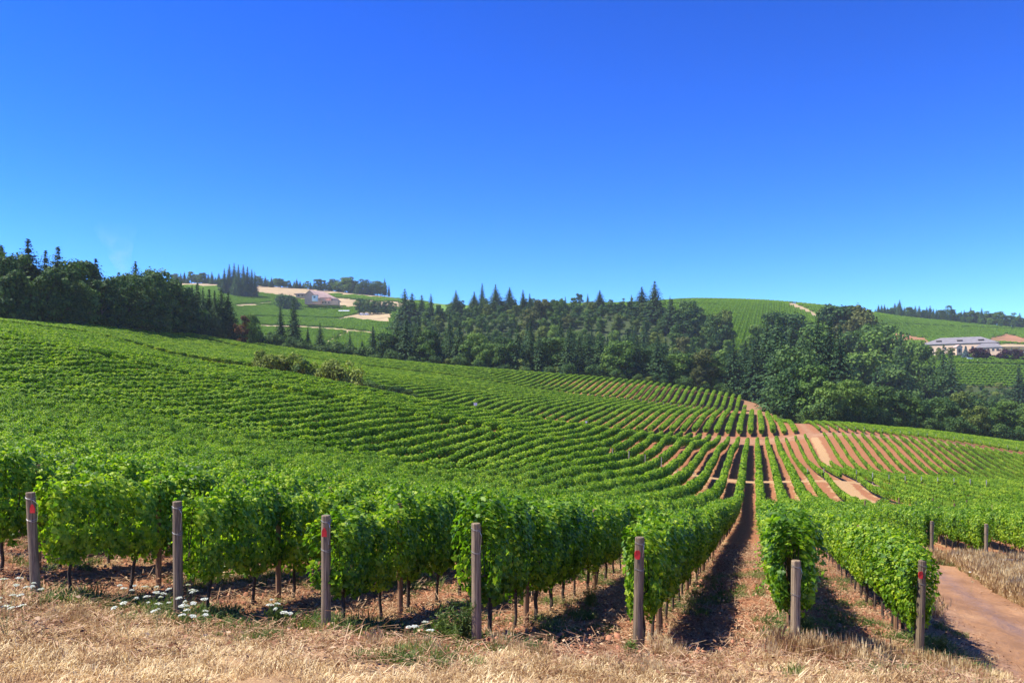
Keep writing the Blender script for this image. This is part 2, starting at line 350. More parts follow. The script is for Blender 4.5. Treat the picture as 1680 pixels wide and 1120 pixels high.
M['trim'] = plain('dark_trim', (0.12, 0.07, 0.05), 0.7)
M['glass'] = plain('window_glass', (0.03, 0.04, 0.05), 0.1, spec=0.6)
M['white'] = plain('white_paint', (0.8, 0.8, 0.8), 0.4)
M['tyre'] = plain('tyre_rubber', (0.02, 0.02, 0.02), 0.9)
M['steel'] = plain('galvanised_steel', (0.50, 0.56, 0.62), 0.45, 0.5, s=5)

def ground_mat():
    m, t, b = newmat('ground_soil'); geo = nd(t, 'ShaderNodeNewGeometry'); P = geo.outputs['Position']
    def attr(n): a = nd(t, 'ShaderNodeAttribute'); a.attribute_name = n; return a.outputs['Fac']
    n1 = noise(t, P, 0.5, 6); n2 = noise(t, P, 6, 6, 0.7); n3 = noise(t, P, 38, 4, 0.7); n4 = noise(t, P, 0.04, 4)
    soil = ramp(t, n2, [(0.28, (0.15, 0.055, 0.026)), (0.5, (0.31, 0.130, 0.062)), (0.75, (0.44, 0.22, 0.115))])
    soil = mix(t, mathn(t, 'MULTIPLY', ramp_f(t, n3, 0.52, 0.72), 0.55), soil, (0.50, 0.29, 0.165))
    grass = ramp(t, n3, [(0.3, (0.26, 0.13, 0.06)), (0.55, (0.47, 0.30, 0.145)), (0.8, (0.64, 0.47, 0.25))])
    gf = mathn(t, 'ADD', attr('grass'), mathn(t, 'MULTIPLY', mathn(t, 'SUBTRACT', n2, 0.5), 1.1))
    c = mix(t, ramp_f(t, gf, 0.35, 0.65), soil, grass)
    road = ramp(t, n1, [(0.3, (0.23, 0.115, 0.055)), (0.55, (0.37, 0.195, 0.095)), (0.8, (0.47, 0.275, 0.145))])
    road = mix(t, mathn(t, 'MULTIPLY', ramp_f(t, n2, 0.35, 0.7), 0.35), road, (0.24, 0.15, 0.11))
    road = mix(t, mathn(t, 'MULTIPLY', ramp_f(t, n3, 0.6, 0.75), 0.25), road, (0.66, 0.48, 0.33))
    road = mix(t, mathn(t, 'MULTIPLY', attr('rut'), ramp_f(t, mathn(t, 'ADD', n2, mathn(t, 'MULTIPLY', n1, .6)), .5, .95), True), road, (0.24, 0.15, 0.12))
    c = mix(t, attr('road'), c, road)
    tan = ramp(t, n4, [(0.3, (0.30, 0.22, 0.12)), (0.7, (0.48, 0.36, 0.20))])
    c = mix(t, attr('tan'), c, tan)
    c = mix(t, attr('crop'), c, ramp(t, n4, [(0.3, (0.09, 0.18, 0.025)), (0.7, (0.15, 0.25, 0.035))]))
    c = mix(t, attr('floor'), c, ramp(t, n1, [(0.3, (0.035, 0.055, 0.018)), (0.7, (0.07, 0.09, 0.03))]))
    c = mix(t, attr('bank'), c, ramp(t, n4, [(0.3, (0.20, 0.12, 0.05)), (0.6, (0.36, 0.17, 0.085))]))
    t.links.new(c, b.inputs['Base Color']); b.inputs['Roughness'].default_value = 0.95; b.inputs['Specular IOR Level'].default_value = 0.1
    bp = nd(t, 'ShaderNodeBump'); bp.inputs['Strength'].default_value = 0.9; bp.inputs['Distance'].default_value = 0.06
    hh = mathn(t, 'ADD', n2, mathn(t, 'MULTIPLY', n3, 0.35)); t.links.new(hh, bp.inputs['Height']); t.links.new(bp.outputs[0], b.inputs['Normal'])
    return m
def ramp_f(t, fac, lo, hi):
    n = nd(t, 'ShaderNodeMapRange'); n.interpolation_type = 'SMOOTHSTEP'; n.inputs[1].default_value = lo; n.inputs[2].default_value = hi
    t.links.new(fac, n.inputs[0]); return n.outputs[0]
M['ground'] = ground_mat()

# ------------------------------------------------------------------ ground sheet
Yg = np.concatenate([np.arange(-30, 5, 1.5), np.arange(5, 24, 0.11), np.exp(np.arange(math.log(24), math.log(2600), 0.0065))])
ug = np.concatenate([np.linspace(-1.05, -0.66, 14)[:-1], np.arange(-0.66, 0.66, 0.0027), np.linspace(0.66, 1.05, 14)])
UU, YY = np.meshgrid(ug, Yg); XX = UU * np.maximum(YY, 16.0)
ZZ0 = gz(XX, YY); ZZ = ZZ0 + rnoise(XX, YY)
zn = zones(XX, YY, ZZ0)
nu, ny = len(ug), len(Yg)
idx = np.arange(nu * ny).reshape(ny, nu)
quads = np.stack([idx[:-1, :-1], idx[:-1, 1:], idx[1:, 1:], idx[1:, :-1]], -1).reshape(-1, 4)
tr = zn['trackroad'].ravel(); fp = (zn['farpath'] > 0.5).ravel() & (YY.ravel() > 100)
qroad = (tr[quads].mean(1) > 0.5); qpath = fp[quads].all(1) & ~qroad
VV = np.stack([XX.ravel(), YY.ravel(), ZZ.ravel()], -1)
def sheet(name, mask):
    q = quads[mask]; used = np.unique(q); remap = np.full(len(VV), -1); remap[used] = np.arange(len(used))
    me = mesh_np(name, VV[used], remap[q], M['ground'], True)
    for k in ('grass', 'road', 'crop', 'tan', 'floor', 'bank', 'rut'):
        a = me.attributes.new(k, 'FLOAT', 'POINT'); a.data.foreach_set('value', np.clip(zn[k].ravel()[used], 0, 1).astype(np.float32))
    o = link(name, me); o['kind'] = 'structure'; return o
sheet('ground', ~qroad & ~qpath); sheet('road', qroad); sheet('path', qpath)

# ------------------------------------------------------------------ foliage generators
def orient(nrm, roll):
    """frames (n,3,3) whose z axis is nrm"""
    nrm = nrm / np.linalg.norm(nrm, axis=1, keepdims=True)
    ref = np.where(np.abs(nrm[:, 2:3]) < 0.9, np.array([[0, 0, 1.0]]), np.array([[1.0, 0, 0]]))
    a = np.cross(ref, nrm); a /= np.linalg.norm(a, axis=1, keepdims=True); b = np.cross(nrm, a)
    c, s = np.cos(roll)[:, None], np.sin(roll)[:, None]
    return a * c + b * s, -a * s + b * c, nrm
def scatter(tmplV, tmplF, pos, nrm, size, roll=None, rng=RNG):
    n = len(pos); roll = rng.random(n) * 6.283 if roll is None else roll
    A, B, C = orient(nrm, roll); k = len(tmplV); size = np.asarray(size).reshape(-1, 1, 1)
    V = pos[:, None, :] + (A[:, None, :] * tmplV[None, :, 0:1] + B[:, None, :] * tmplV[None, :, 1:2] + C[:, None, :] * tmplV[None, :, 2:3]) * size
    Fc = (tmplF[None] + (np.arange(n) * k)[:, None, None]).reshape(-1, tmplF.shape[1])
    return V.reshape(-1, 3), Fc
_ang = np.radians([-90, -55, -20, -2, 22, 50, 72, 90, 108, 130, 158, 182, 200, 235])
_rad = np.array([0.12, 0.40, 0.52, 0.36, 0.50, 0.34, 0.46, 0.58, 0.46, 0.34, 0.50, 0.36, 0.52, 0.40])
GL_V = np.array([[0, 0, 0.0]] + [[r * math.cos(a), r * math.sin(a), -0.25 * abs(math.cos(a)) * r - 0.12 * r * max(0, math.sin(a))] for a, r in zip(_ang, _rad)])
GL_F = np.array([[0, i, i % 14 + 1] for i in range(1, 15)])
Q_V = np.array([[-0.5, -0.42, 0.0], [0.10, -0.52, 0.10], [0.52, 0.02, -0.03], [0.12, 0.5, 0.12], [-0.46, 0.36, -0.02]])
Q_F = np.array([[0, 1, 2, 3, 4]])
L_V = np.array([[-0.5, -0.18, 0.0], [0.15, -0.34, 0.06], [0.6, 0.0, -0.10], [0.1, 0.33, 0.05]])
L_F = np.array([[0, 1, 2, 3]])
def hedge_points(n, length, rng, zlo=0.70, zhi=2.0, hw=0.30, vee=False):
    """points in a trellised canopy running along +Y, mostly near its skin"""
    y = (rng.random(n) - 0.5) * length; ph = rng.random(8) * 6.28
    th = rng.random(n) * 2 * math.pi
    r = 1 - 0.55 * rng.random(n) ** 1.8
    cz, hh = (zlo + zhi) / 2, (zhi - zlo) / 2
    wob = 1 + 0.20 * np.sin(y * 4.1 + ph[0] + th) + 0.12 * np.sin(y * 9 + ph[1] - 2 * th) + 0.1 * np.sin(y * 17 + ph[2] + 3 * th)
    cx = np.sign(np.cos(th)) * np.abs(np.cos(th)) ** 0.55; sz = np.sign(np.sin(th)) * np.abs(np.sin(th)) ** 0.7
    x = cx * hw * r * wob; z = cz + sz * hh * r * (1 + 0.13 * np.sin(y * 5.3 + ph[3]) + 0.10 * np.sin(y * 13 + ph[4]))
    # sparser and thinner towards the bottom
    keep = rng.random(n) < np.clip((z - zlo + 0.12) / 0.35, 0.25, 1)
    if vee: keep &= z > zlo + 0.42 * np.abs(y / 0.66) ** 1.6 * rng.uniform(.6, 1.2, n) + 0.08 * np.sin(y * 7 + ph[5])
    x *= np.clip(0.72 + (z - zlo) * 0.35, 0.6, 1.15)
    pos = np.stack([x, y, z], -1)[keep]; nr = np.stack([cx * 1.0, rng.normal(0, 0.4, n), sz * 0.7 + 0.45], -1)[keep]
    nr += rng.normal(0, 0.42, nr.shape)
    return pos, nr
def vine_canopy(seed):
    rng = np.random.default_rng(seed); pos, nr = hedge_points(2900, 1.42, rng, 0.50, 2.0, 0.30, True)
    sz = rng.uniform(0.065, 0.115, len(pos))
    # shoots standing above and hanging out
    P2 = []; N2 = []; S2 = []
    for k in range(18):
        p = np.array([rng.normal(0, 0.16), rng.uniform(-0.68, 0.68), 1.85]); d = np.array([rng.normal(0, 0.35), rng.normal(0, 0.3), 1.0]); L = rng.uniform(0.12, 0.52)
        if k > 10: p = np.array([rng.choice([-1, 1]) * 0.26, rng.uniform(-0.68, 0.68), rng.uniform(0.9, 1.6)]); d = np.array([np.sign(p[0]) * 0.8, rng.normal(0, 0.3), 0.2]); L = rng.uniform(0.1, 0.4)
        m = int(L / 0.035) + 2
        for i in range(m):
            q = p + d * L * i / m; q[2] -= 0.12 * (i / m) ** 2
            P2.append(q + rng.normal(0, 0.035, 3)); N2.append(rng.normal(0, 0.6, 3) + [0, 0, 0.6]); S2.append(0.10 - 0.05 * i / m)
    pos = np.vstack([pos, P2]); nr = np.vstack([nr, N2]); sz = np.concatenate([sz, S2])
    V, Fc = scatter(GL_V, GL_F, pos, nr, sz, None, rng)
    return mesh_np('vine_foliage', V, Fc, M['vine'])
def hedge_far(seed, length=2.7, n=620, lo=0.16, hi=0.27):
    rng = np.random.default_rng(seed); pos, nr = hedge_points(n, length, rng)
    V, Fc = scatter(Q_V, Q_F, pos, nr, rng.uniform(lo, hi, len(pos)), None, rng)
    return mesh_np('hedge_foliage', V, Fc, M['vine_far'])
def vine_trunk(seed):
    rng = random.Random(seed); m = MB(); pts = []; x = y = 0
    for i in range(7):
        z = -0.12 + i * 0.17; pts.append((x, y, z)); x += rng.uniform(-0.025, 0.025); y += rng.uniform(-0.03, 0.03)
    m.tube(pts, [0.046, 0.036, 0.030, 0.032, 0.028, 0.030, 0.026], 7)
    for s in (-1, 1):
        m.tube([(x, y, 0.84), (x, y + s * 0.15, 0.93), (0, s * 0.4, 0.95 + rng.uniform(-.02, .02)), (0, s * 0.64, 0.94)], [0.026, 0.02, 0.017, 0.012], 6)
    for k in range(7):
        yy = rng.uniform(-0.6, 0.6); m.tube([(0, yy, 0.94), (rng.uniform(-.08, .08), yy + rng.uniform(-.1, .1), 1.35), (rng.uniform(-.12, .12), yy + rng.uniform(-.15, .15), 1.85)], [0.007, 0.006, 0.004], 4)
    return m.mesh('vine_trunk', M['vine_wood'], True)
VINES = [(vine_canopy(100 + i), vine_trunk(200 + i)) for i in range(8)]
HEDGES = [hedge_far(300 + i) for i in range(5)]
def src(name, me):
    return bpy.data.objects.new(name, me)       # instanced by the stuff objects only

def gn_stuff(name, pts, rot, scl, idx, sets, label, cat, kind='stuff'):
    """one object whose points carry instances; sets = list of lists of meshes, idx = (set, variant)"""
    me = bpy.data.meshes.new(name + '_points'); n = len(pts); me.vertices.add(n); me.vertices.foreach_set('co', np.asarray(pts, np.float32).ravel())
    def at_(nm, typ, data, key):
        a = me.attributes.new(nm, typ, 'POINT'); a.data.foreach_set(key, np.ascontiguousarray(data).ravel())
    at_('rot', 'FLOAT_VECTOR', np.asarray(rot, np.float32), 'vector'); at_('scl', 'FLOAT_VECTOR', np.asarray(scl, np.float32), 'vector')
    at_('grp', 'INT', np.asarray(idx[0], np.int32), 'value'); at_('var', 'INT', np.asarray(idx[1], np.int32), 'value')
    o = link(name, me); tag(o, label, cat, None, kind)
    g = bpy.data.node_groups.new(name + '_nodes', 'GeometryNodeTree')
    g.interface.new_socket('Geometry', in_out='INPUT', socket_type='NodeSocketGeometry')
    g.interface.new_socket('Geometry', in_out='OUTPUT', socket_type='NodeSocketGeometry')
    gi = g.nodes.new('NodeGroupInput'); go = g.nodes.new('NodeGroupOutput'); jo = g.nodes.new('GeometryNodeJoinGeometry')
    def named(nm, dt):
        a = g.nodes.new('GeometryNodeInputNamedAttribute'); a.data_type = dt; a.inputs['Name'].default_value = nm; return a.outputs['Attribute']
    R, S_, G, V_ = named('rot', 'FLOAT_VECTOR'), named('scl', 'FLOAT_VECTOR'), named('grp', 'INT'), named('var', 'INT')
    for si, meshes in enumerate(sets):
        js = g.nodes.new('GeometryNodeJoinGeometry')
        for me_ in meshes:
            oi = g.nodes.new('GeometryNodeObjectInfo'); oi.inputs['Object'].default_value = src(me_.name, me_); oi.inputs['As Instance'].default_value = True
            g.links.new(oi.outputs['Geometry'], js.inputs[0])
        cmpn = g.nodes.new('FunctionNodeCompare'); cmpn.data_type = 'INT'; cmpn.operation = 'EQUAL'
        ins = [s for s in cmpn.inputs if s.type == 'INT' and s.enabled]; g.links.new(G, ins[0]); ins[1].default_value = si
        ip = g.nodes.new('GeometryNodeInstanceOnPoints'); ip.inputs['Pick Instance'].default_value = True
        g.links.new(gi.outputs[0], ip.inputs['Points']); g.links.new(cmpn.outputs['Result'], ip.inputs['Selection'])
        g.links.new(js.outputs[0], ip.inputs['Instance']); g.links.new(V_, ip.inputs['Instance Index'])
        g.links.new(R, ip.inputs['Rotation']); g.links.new(S_, ip.inputs['Scale']); g.links.new(ip.outputs[0], jo.inputs[0])
    g.links.new(jo.outputs[0], go.inputs[0])
    md = o.modifiers.new('scatter', 'NODES'); md.node_group = g
    return o

# ------------------------------------------------------------------ vine rows
HEAD = -math.atan(RS)                     # turn about z that lays local +Y along the row
def proj(X, Y, z): return CX + F * X / Y, HOR - F * z / Y
vines = []                                # (X, Y, row, k-th from the end, step)
segs = []
def ok_place(X, Y, x0):
    c = CX + F * X / Y
    if Y > treeline(c): return False
    if c < -70 or c > 1750: return False
    if 11.0 < x0 < 13.6 and 50 < Y < 118: return False
    if 13.6 <= x0 < 16.3 and Y > 158 and not (x0 > 15.6 and Y > 216): return False
    if 115.6 < Y < 119.2: return False
    if 150 < Y < 214 and 330 < c < 690 and Y > 158: return False
    return True
NL = math.hypot(1, RS)
for n in range(-110, 75):
    x0 = row_x0(n); Y = row_start(n) + 0.55; k = 0
    while Y < 204:
        X = x0 + RS * Y; k += 1
        if Y < 75:
            if ok_place(X, Y, x0): vines.append((X, Y, n, k))
            Y += 1.3 / NL
        else:
            if ok_place(X, Y, x0): segs.append((X, Y))
            Y += 2.6 / NL
for n in range(-110, 8):                   # beyond the cross track the rows are wider apart
    x0 = -1.1 + 2.95 * n; Y = 217.5
    if x0 > 12.2: continue
    while Y < 390:
        X = x0 + RS * Y; c = CX + F * X / Y
        if ok_place(X, Y, x0) and not (322 < Y < 330) and not (Y > 330 and c > 1222): segs.append((X, Y))
        Y += 2.6 / NL
for n in range(8, 90):
    x0 = row_x0(n); Y = 216.5
    if x0 < 16.3: continue
    while Y < 292:
        X = x0 + RS * Y
        if ok_place(X, Y, x0): segs.append((X, Y))
        Y += 2.6 / NL
vines.sort(key=lambda v: math.hypot(v[0], v[1]))
near = []; rest = []
for v in vines:
    c = CX + F * v[0] / v[1]
    if len(near) < 300 and -45 < c < 1725 and v[1] < 60: near.append(v)
    else: rest.append(v)
ENDPOST = {-4: 'leftmost end post, the one with a red tag', -3: 'untagged end post second from the left', -2: 'red-tagged end post third from the left',
           -1: 'untagged end post fourth from the left', 0: 'red-tagged end post fifth from the left', 1: 'untagged end post sixth from the left',
           2: 'rightmost front end post, red-tagged'}
def slope_pitch(X, Y):
    d = 0.8; ux, uy = RS / NL, 1 / NL
    return math.atan2(gzf(X + ux * d, Y + uy * d) - gzf(X - ux * d, Y - uy * d), 2 * d)
rng = random.Random(5)
for X, Y, n, k in near:
    i = rng.randrange(8); fl = rng.random() < 0.5
    t = empty('grapevine', (X + rng.uniform(-.04, .04), Y, gzf(X, Y)), HEAD + (math.pi if fl else 0), (rng.uniform(.8, 1.2), rng.uniform(.98, 1.08), rng.uniform(.9, 1.08)))
    t.rotation_euler.x = slope_pitch(X, Y) * (-1 if fl else 1) * 0.8
    if n in ENDPOST: lab = '%s leafy grapevine back from the %s' % (ordw(k), ENDPOST[n])
    elif n < -4: lab = '%s leafy grapevine in the %s row left of the leftmost end post' % (ordw(k), ordw(-4 - n))
    else: lab = '%s leafy grapevine in the %s row right of the rightmost front end post' % (ordw(k), ordw(n - 2))
    tag(t, lab, 'grapevine', 'grapevines trained along the near rows')
    link('foliage', VINES[i][0], t); link('trunk', VINES[i][1], t)
# everything farther is one mass of rows
P = []; R = []; S = []; G1 = []; G2 = []
ra = np.array([(v[0], v[1]) for v in rest]); sa = np.array(segs)
def addset(A, grp, nvar):
    z = gz(A[:, 0], A[:, 1]); d = 1.2; ux, uy = RS / NL, 1 / NL
    pitch = np.arctan2(gz(A[:, 0] + ux * d, A[:, 1] + uy * d) - gz(A[:, 0] - ux * d, A[:, 1] - uy * d), 2 * d)
    fl = RNG.random(len(A)) < 0.5
    P.append(np.stack([A[:, 0] + RNG.normal(0, .04, len(A)), A[:, 1], z], -1))
    R.append(np.stack([np.where(fl, -pitch, pitch), np.zeros(len(A)), HEAD + fl * math.pi], -1))
    xx0 = A[:, 0] - RS * A[:, 1]; young = ((xx0 > 13) & (A[:, 1] > 121)) | ((xx0 > 6) & (A[:, 1] > 50)); low_ = ((xx0 > 20) & (A[:, 1] > 121)) | ((xx0 > 7) & (A[:, 1] > 56)); wide_ = (xx0 < 13) & (A[:, 1] > 214)
    S.append(np.stack([RNG.uniform(.9, 1.1, len(A)) * np.where(wide_, 1.8, np.where(young, .68, 1.1)), RNG.uniform(1, 1.1, len(A)), RNG.uniform(.92, 1.06, len(A)) * np.where(low_, .60, np.where(young, .76, np.where(wide_, 1.04, 1)))], -1))
    G1.append(np.full(len(A), grp)); G2.append(RNG.integers(0, nvar, len(A)))
addset(ra, 0, 8); addset(ra, 1, 8); S[1] = S[0]; addset(sa, 2, 5)
# vineyards on the far hills: low leafy strips
def crop_patch(seed):
    rg = np.random.default_rng(seed); n = 420; x = (rg.random(n) - .5) * 7.0; y = (rg.random(n) - .5) * 7.0
    x = np.round(x / 2.35) * 2.35 + rg.normal(0, .3, n); z = 0.5 + 1.3 * rg.random(n) ** 0.5
    nr = rg.normal(0, .45, (n, 3)) + [0, 0, 1]
    V, Fc = scatter(Q_V, Q_F, np.stack([x, y, z], -1), nr, rg.uniform(.6, 1.05, n), None, rg)
    return mesh_np('crop_foliage', V, Fc, M['crop'])
CROPS = [crop_patch(400 + i) for i in range(4)]
cp = []
for Y in np.arange(560, 1560, 6.6):
    xs = np.arange(-0.68 * Y, 0.68 * Y, 6.6); cp.append(np.stack([xs, np.full(len(xs), Y)], -1))
cp = np.vstack(cp); cz = gz(cp[:, 0], cp[:, 1]); zc = zones(cp[:, 0], cp[:, 1], cz); cc = CX + F * cp[:, 0] / cp[:, 1]
cy = HOR - F * cz / cp[:, 1]
keep = (zc['crop'] > .5) & (cc > 270) & (cc < 1740) & ~((cc > 700) & (cc < 900))
for Pl, wl in (([(385, 503), (440, 501), (520, 507), (590, 503)], 0.9), ([(400, 520), (470, 520), (560, 524)], 0.9), ([(1430, 530), (1520, 534), (1680, 541)], 0.8), ([(1090, 499), (1180, 501)], 0.8)):
    keep &= ~(dline(cc, cy, Pl) < wl)
cp = cp[keep]; cz = cz[keep]
P.append(np.stack([cp[:, 0], cp[:, 1], cz], -1)); R.append(np.stack([np.zeros(len(cp)), np.zeros(len(cp)), np.full(len(cp), HEAD)], -1))
S.append(np.ones((len(cp), 3))); G1.append(np.full(len(cp), 3)); G2.append(RNG.integers(0, 4, len(cp)))
gn_stuff('vineyard_rows', np.vstack(P), np.vstack(R), np.vstack(S), (np.concatenate(G1), np.concatenate(G2)),
         [[v[0] for v in VINES], [v[1] for v in VINES], HEDGES, CROPS], 'green trellised vine rows covering the slopes and the hills beyond', 'vineyard')
print('COUNTS', len(near), len(rest), len(segs), len(cp))

# ------------------------------------------------------------------ posts and stakes
def end_post(n, c_img, Y, h, lean, tagged, shape):
    x0 = row_x0(n); X = x0 + RS * Y; z = gzf(X, Y)
    m = MB(); r = 0.072; pts = []; rad = []
    for i in range(9):
        f = i / 8; zz = -0.3 + (h + 0.3) * f
        pts.append((lean[0] * zz, lean[1] * zz, zz)); rad.append(r * (1.04 - 0.08 * f) * random.uniform(.975, 1.025))
    pts.append((lean[0] * h, lean[1] * h, h + 0.012)); rad.append(r * 0.86)
    t = m.build('end_post', M['post'], None, True, (X, Y, z))
    t.rotation_euler.z = random.random()
    wi = MB()
    for zz in (h - 0.09, h - 0.42 - random.random() * .1):
        for q in range(2):
            ring = [(lean[0] * zz + (r + .004) * math.cos(a), lean[1] * zz + (r + .004) * math.sin(a), zz + q * 0.02 + 0.014 * math.sin(a * 2 + q)) for a in np.linspace(0, 2 * math.pi, 15)]
            wi.tube(ring, 0.0024, 4)
    wi.tube([(lean[0] * h + r * .7, -r * .8, h - 0.09), (r * .8 + .02, -r - .01, h - .16), (r * .85, -r * .75, h - .3), (r * .7, -r * .7, h - .42)], 0.003, 4)
    wob = wi.build('wire', M['wire'], t); wob.rotation_euler.z = -t.rotation_euler.z
    if tagged:
        tg = MB(); w = 0.038
        if shape == 'house': pr = [(-w, -.06), (w, -.06), (w, .02), (.012, .075), (-.012, .075), (-w, .02)]
        else: pr = [(-w * .7, -.065), (w * .7, -.065), (w * 1.1, -.035), (w * 1.1, .035), (w * .7, .065), (-w * .7, .065), (-w * 1.1, .035), (-w * 1.1, -.035)]
        k = len(pr); zc_ = h - 0.24; yy = -r - 0.012
        V = [(a - .01, yy + abs(a) * .25, zc_ + b) for a, b in pr] + [(a - .01, yy + .006 + abs(a) * .25, zc_ + b) for a, b in pr]
        tg.add(V, [tuple(range(k)), tuple(reversed(range(k, 2 * k)))] + [(i, k + i, k + (i + 1) % k, (i + 1) % k) for i in range(k)])
        o = tg.build('tag', M['tagred'], t); o.rotation_euler.z = -t.rotation_euler.z
    return t
def mk_post(n, Y, h, lean, tagged, shape, label):
    # (the tube is filled in here so every post is its own mesh)
    x0 = row_x0(n); X = x0 + RS * Y
    return X
def build_post(n, Y, h, lean, tagged, shape, label, group='wooden end posts along the front of the vine rows'):
    global MB
    x0 = row_x0(n); X = x0 + RS * Y; z = gzf(X, Y); r = 0.072
    t = end_post(n, 0, Y, h, lean, tagged, shape)
    m = MB(); pts = []; rad = []
    for i in range(9):
        f = i / 8; zz = -0.3 + (h + 0.3) * f; pts.append((lean[0] * zz, lean[1] * zz, zz)); rad.append(r * (1.04 - 0.08 * f) * random.uniform(.975, 1.025))
    pts.append((lean[0] * h, lean[1] * h, h + 0.012)); rad.append(r * 0.86)
    m.tube(pts, rad, 14); t.data = m.mesh('end_post', M['post'], False); t.rotation_euler.z = 0
    for ch in t.children: ch.rotation_euler.z = 0
    tag(t, label, 'post', group); return t
build_post(-4, 12.75, 1.62, (-0.05, 0), True, 'house', 'weathered wooden end post leaning left, small red tag near its top, leftmost front post')
build_post(-3, 12.55, 1.78, (-0.01, 0), False, '', 'weathered wooden end post wrapped in wire with white flowers at its foot')
build_post(-2, 12.36, 1.76, (0.0, 0), True, 'house', 'grey-brown wooden end post with a house-shaped red tag, third from the left')
build_post(-1, 12.1, 1.78, (-0.005, 0), False, '', 'untagged grey wooden end post in the middle beside a tall green weed')
build_post(0, 12.2, 1.74, (0.02, 0), True, 'oct', 'wooden end post with a red tag left of the long bare soil lane')
build_post(1, 12.45, 1.42, (0.01, 0), False, '', 'short untagged wooden end post with dry grass round its foot, right of the soil lane')
build_post(2, 14.8, 1.78, (0.03, 0), True, 'oct', 'wooden end post with a round red tag beside the dirt track')
for n, lab in ((3, 'wooden row-end post partly hidden behind leaves left of the dirt track'), (4, 'wooden row-end post showing just above the leaves beside the grass verge'), (5, 'wooden row-end post standing alone in front of the far-right hedge of vines')):
    build_post(n, 35.6, 1.75, (0, 0), False, '', lab, 'wooden posts at the row ends beyond the dirt track')
def stake_mesh(seed, r, h, mat):
    rg = random.Random(seed); m = MB(); m.tube([(0, 0, -.2), (rg.uniform(-.01, .01), 0, h * .5), (rg.uniform(-.02, .02), rg.uniform(-.02, .02), h)], [r, r * .97, r * .93], 9); return m.mesh('stake', mat, False)
STK = [stake_mesh(i, 0.052, 2.0, M['stake']) for i in range(4)]
GSTK = [stake_mesh(10 + i, 0.06, 1.75, M['post_grey']) for i in range(3)]
stakes = []
for n in range(-14, 9):
    ys = row_start(n) + 2.55; k = 0
    while ys < 62:
        X = row_x0(n) + RS * ys; c = CX + F * X / ys; k += 1
        if -20 < c < 1700 and (ys < 36 or n > -3):
            lim = 30 if n < -4 else 62
            if ys < lim: stakes.append((n, k, X, ys))
        ys += 6.5 / NL
for n, k, X, ys in stakes:
    o = link('vine_stake', STK[rng.randrange(4)], None, (X + .02, ys, gzf(X, ys))); o.rotation_euler.z = rng.random() * 6
    if n in ENDPOST: lab = '%s brown wooden stake back from the %s' % (ordw(k), ENDPOST[n])
    elif n < -4: lab = '%s brown stake in the %s vine row left of the leftmost end post' % (ordw(k), ordw(-4 - n))
    else: lab = '%s brown stake in the %s vine row right of the rightmost front end post' % (ordw(k), ordw(n - 2))
    tag(o, lab, 'stake', 'brown stakes inside the near vine rows')
hp = []
for n in range(-12, 16):
    x0 = row_x0(n)
    if 11 < x0 < 13.6: continue
    X = x0 + RS * 119.0; c = CX + F * X / 119.0
    if 760 < c < 1690: hp.append((c, X, 119.0))
hp.sort()
for i, (c, X, Y) in enumerate(hp):
    o = link('row_end_post', GSTK[i % 3], None, (X, Y, gzf(X, Y))); tag(o, 'small grey row-end post on the grassy break halfway down the slope, %s from the left' % ordw(i + 1), 'post', 'grey posts along the grassy break')
hp = []
for n in range(-45, 5):
    x0 = -1.1 + 2.95 * n; X = x0 + RS * 329.5; c = CX + F * X / 329.5
    if 860 < c < 1225: hp.append((c, X, 329.5))
hp.sort()
for i, (c, X, Y) in enumerate(hp):
    o = link('row_end_post', GSTK[i % 3], None, (X, Y, gzf(X, Y))); tag(o, 'pale row-end post of the farthest vine block under the woods, %s from the left' % ordw(i + 1), 'post', 'pale posts of the farthest vine block')
hp = []
for n in range(8, 70):
    x0 = row_x0(n)
    if x0 < 16.9: continue
    X = x0 + RS * 216; c = CX + F * X / 216
    if c < 1690: hp.append((c, X, 216))
hp.sort()
for i, (c, X, Y) in enumerate(hp):
    o = link('row_end_post', GSTK[i % 3], None, (X, Y, gzf(X, Y))); tag(o, 'small post at the foot of the top right vine block, %s from the left' % ordw(i + 1), 'post', 'posts below the top right vine block')
# white box on a pole at the foot of the second block
X = at(780, 213); Y = 213; t = empty('marker_pole', (X, Y, gzf(X, Y))); tag(t, 'white box on a thin pole standing among the vines on the middle slope', 'marker')
m = MB(); m.tube([(0, 0, -.2), (0, 0, 3.4)], .06, 6); m.build('pole', M['post_grey'], t)
m = MB(); m.box((0, 0, 3.15), (.85, .4, .6)); m.box((0, 0, 3.5), (1.0, .55, .1)); m.build('box', M['white'], t)
X = at(962, 214); t = empty('marker_pole', (X, 214, gzf(X, 214))); tag(t, 'small white marker on a short stake among the middle slope rows', 'marker')
m = MB(); m.tube([(0, 0, -.2), (0, 0, 2.3)], .05, 6); m.build('pole', M['post_grey'], t)
m = MB(); m.box((0, 0, 2.2), (.45, .2, .45)); m.build('box', M['white'], t)

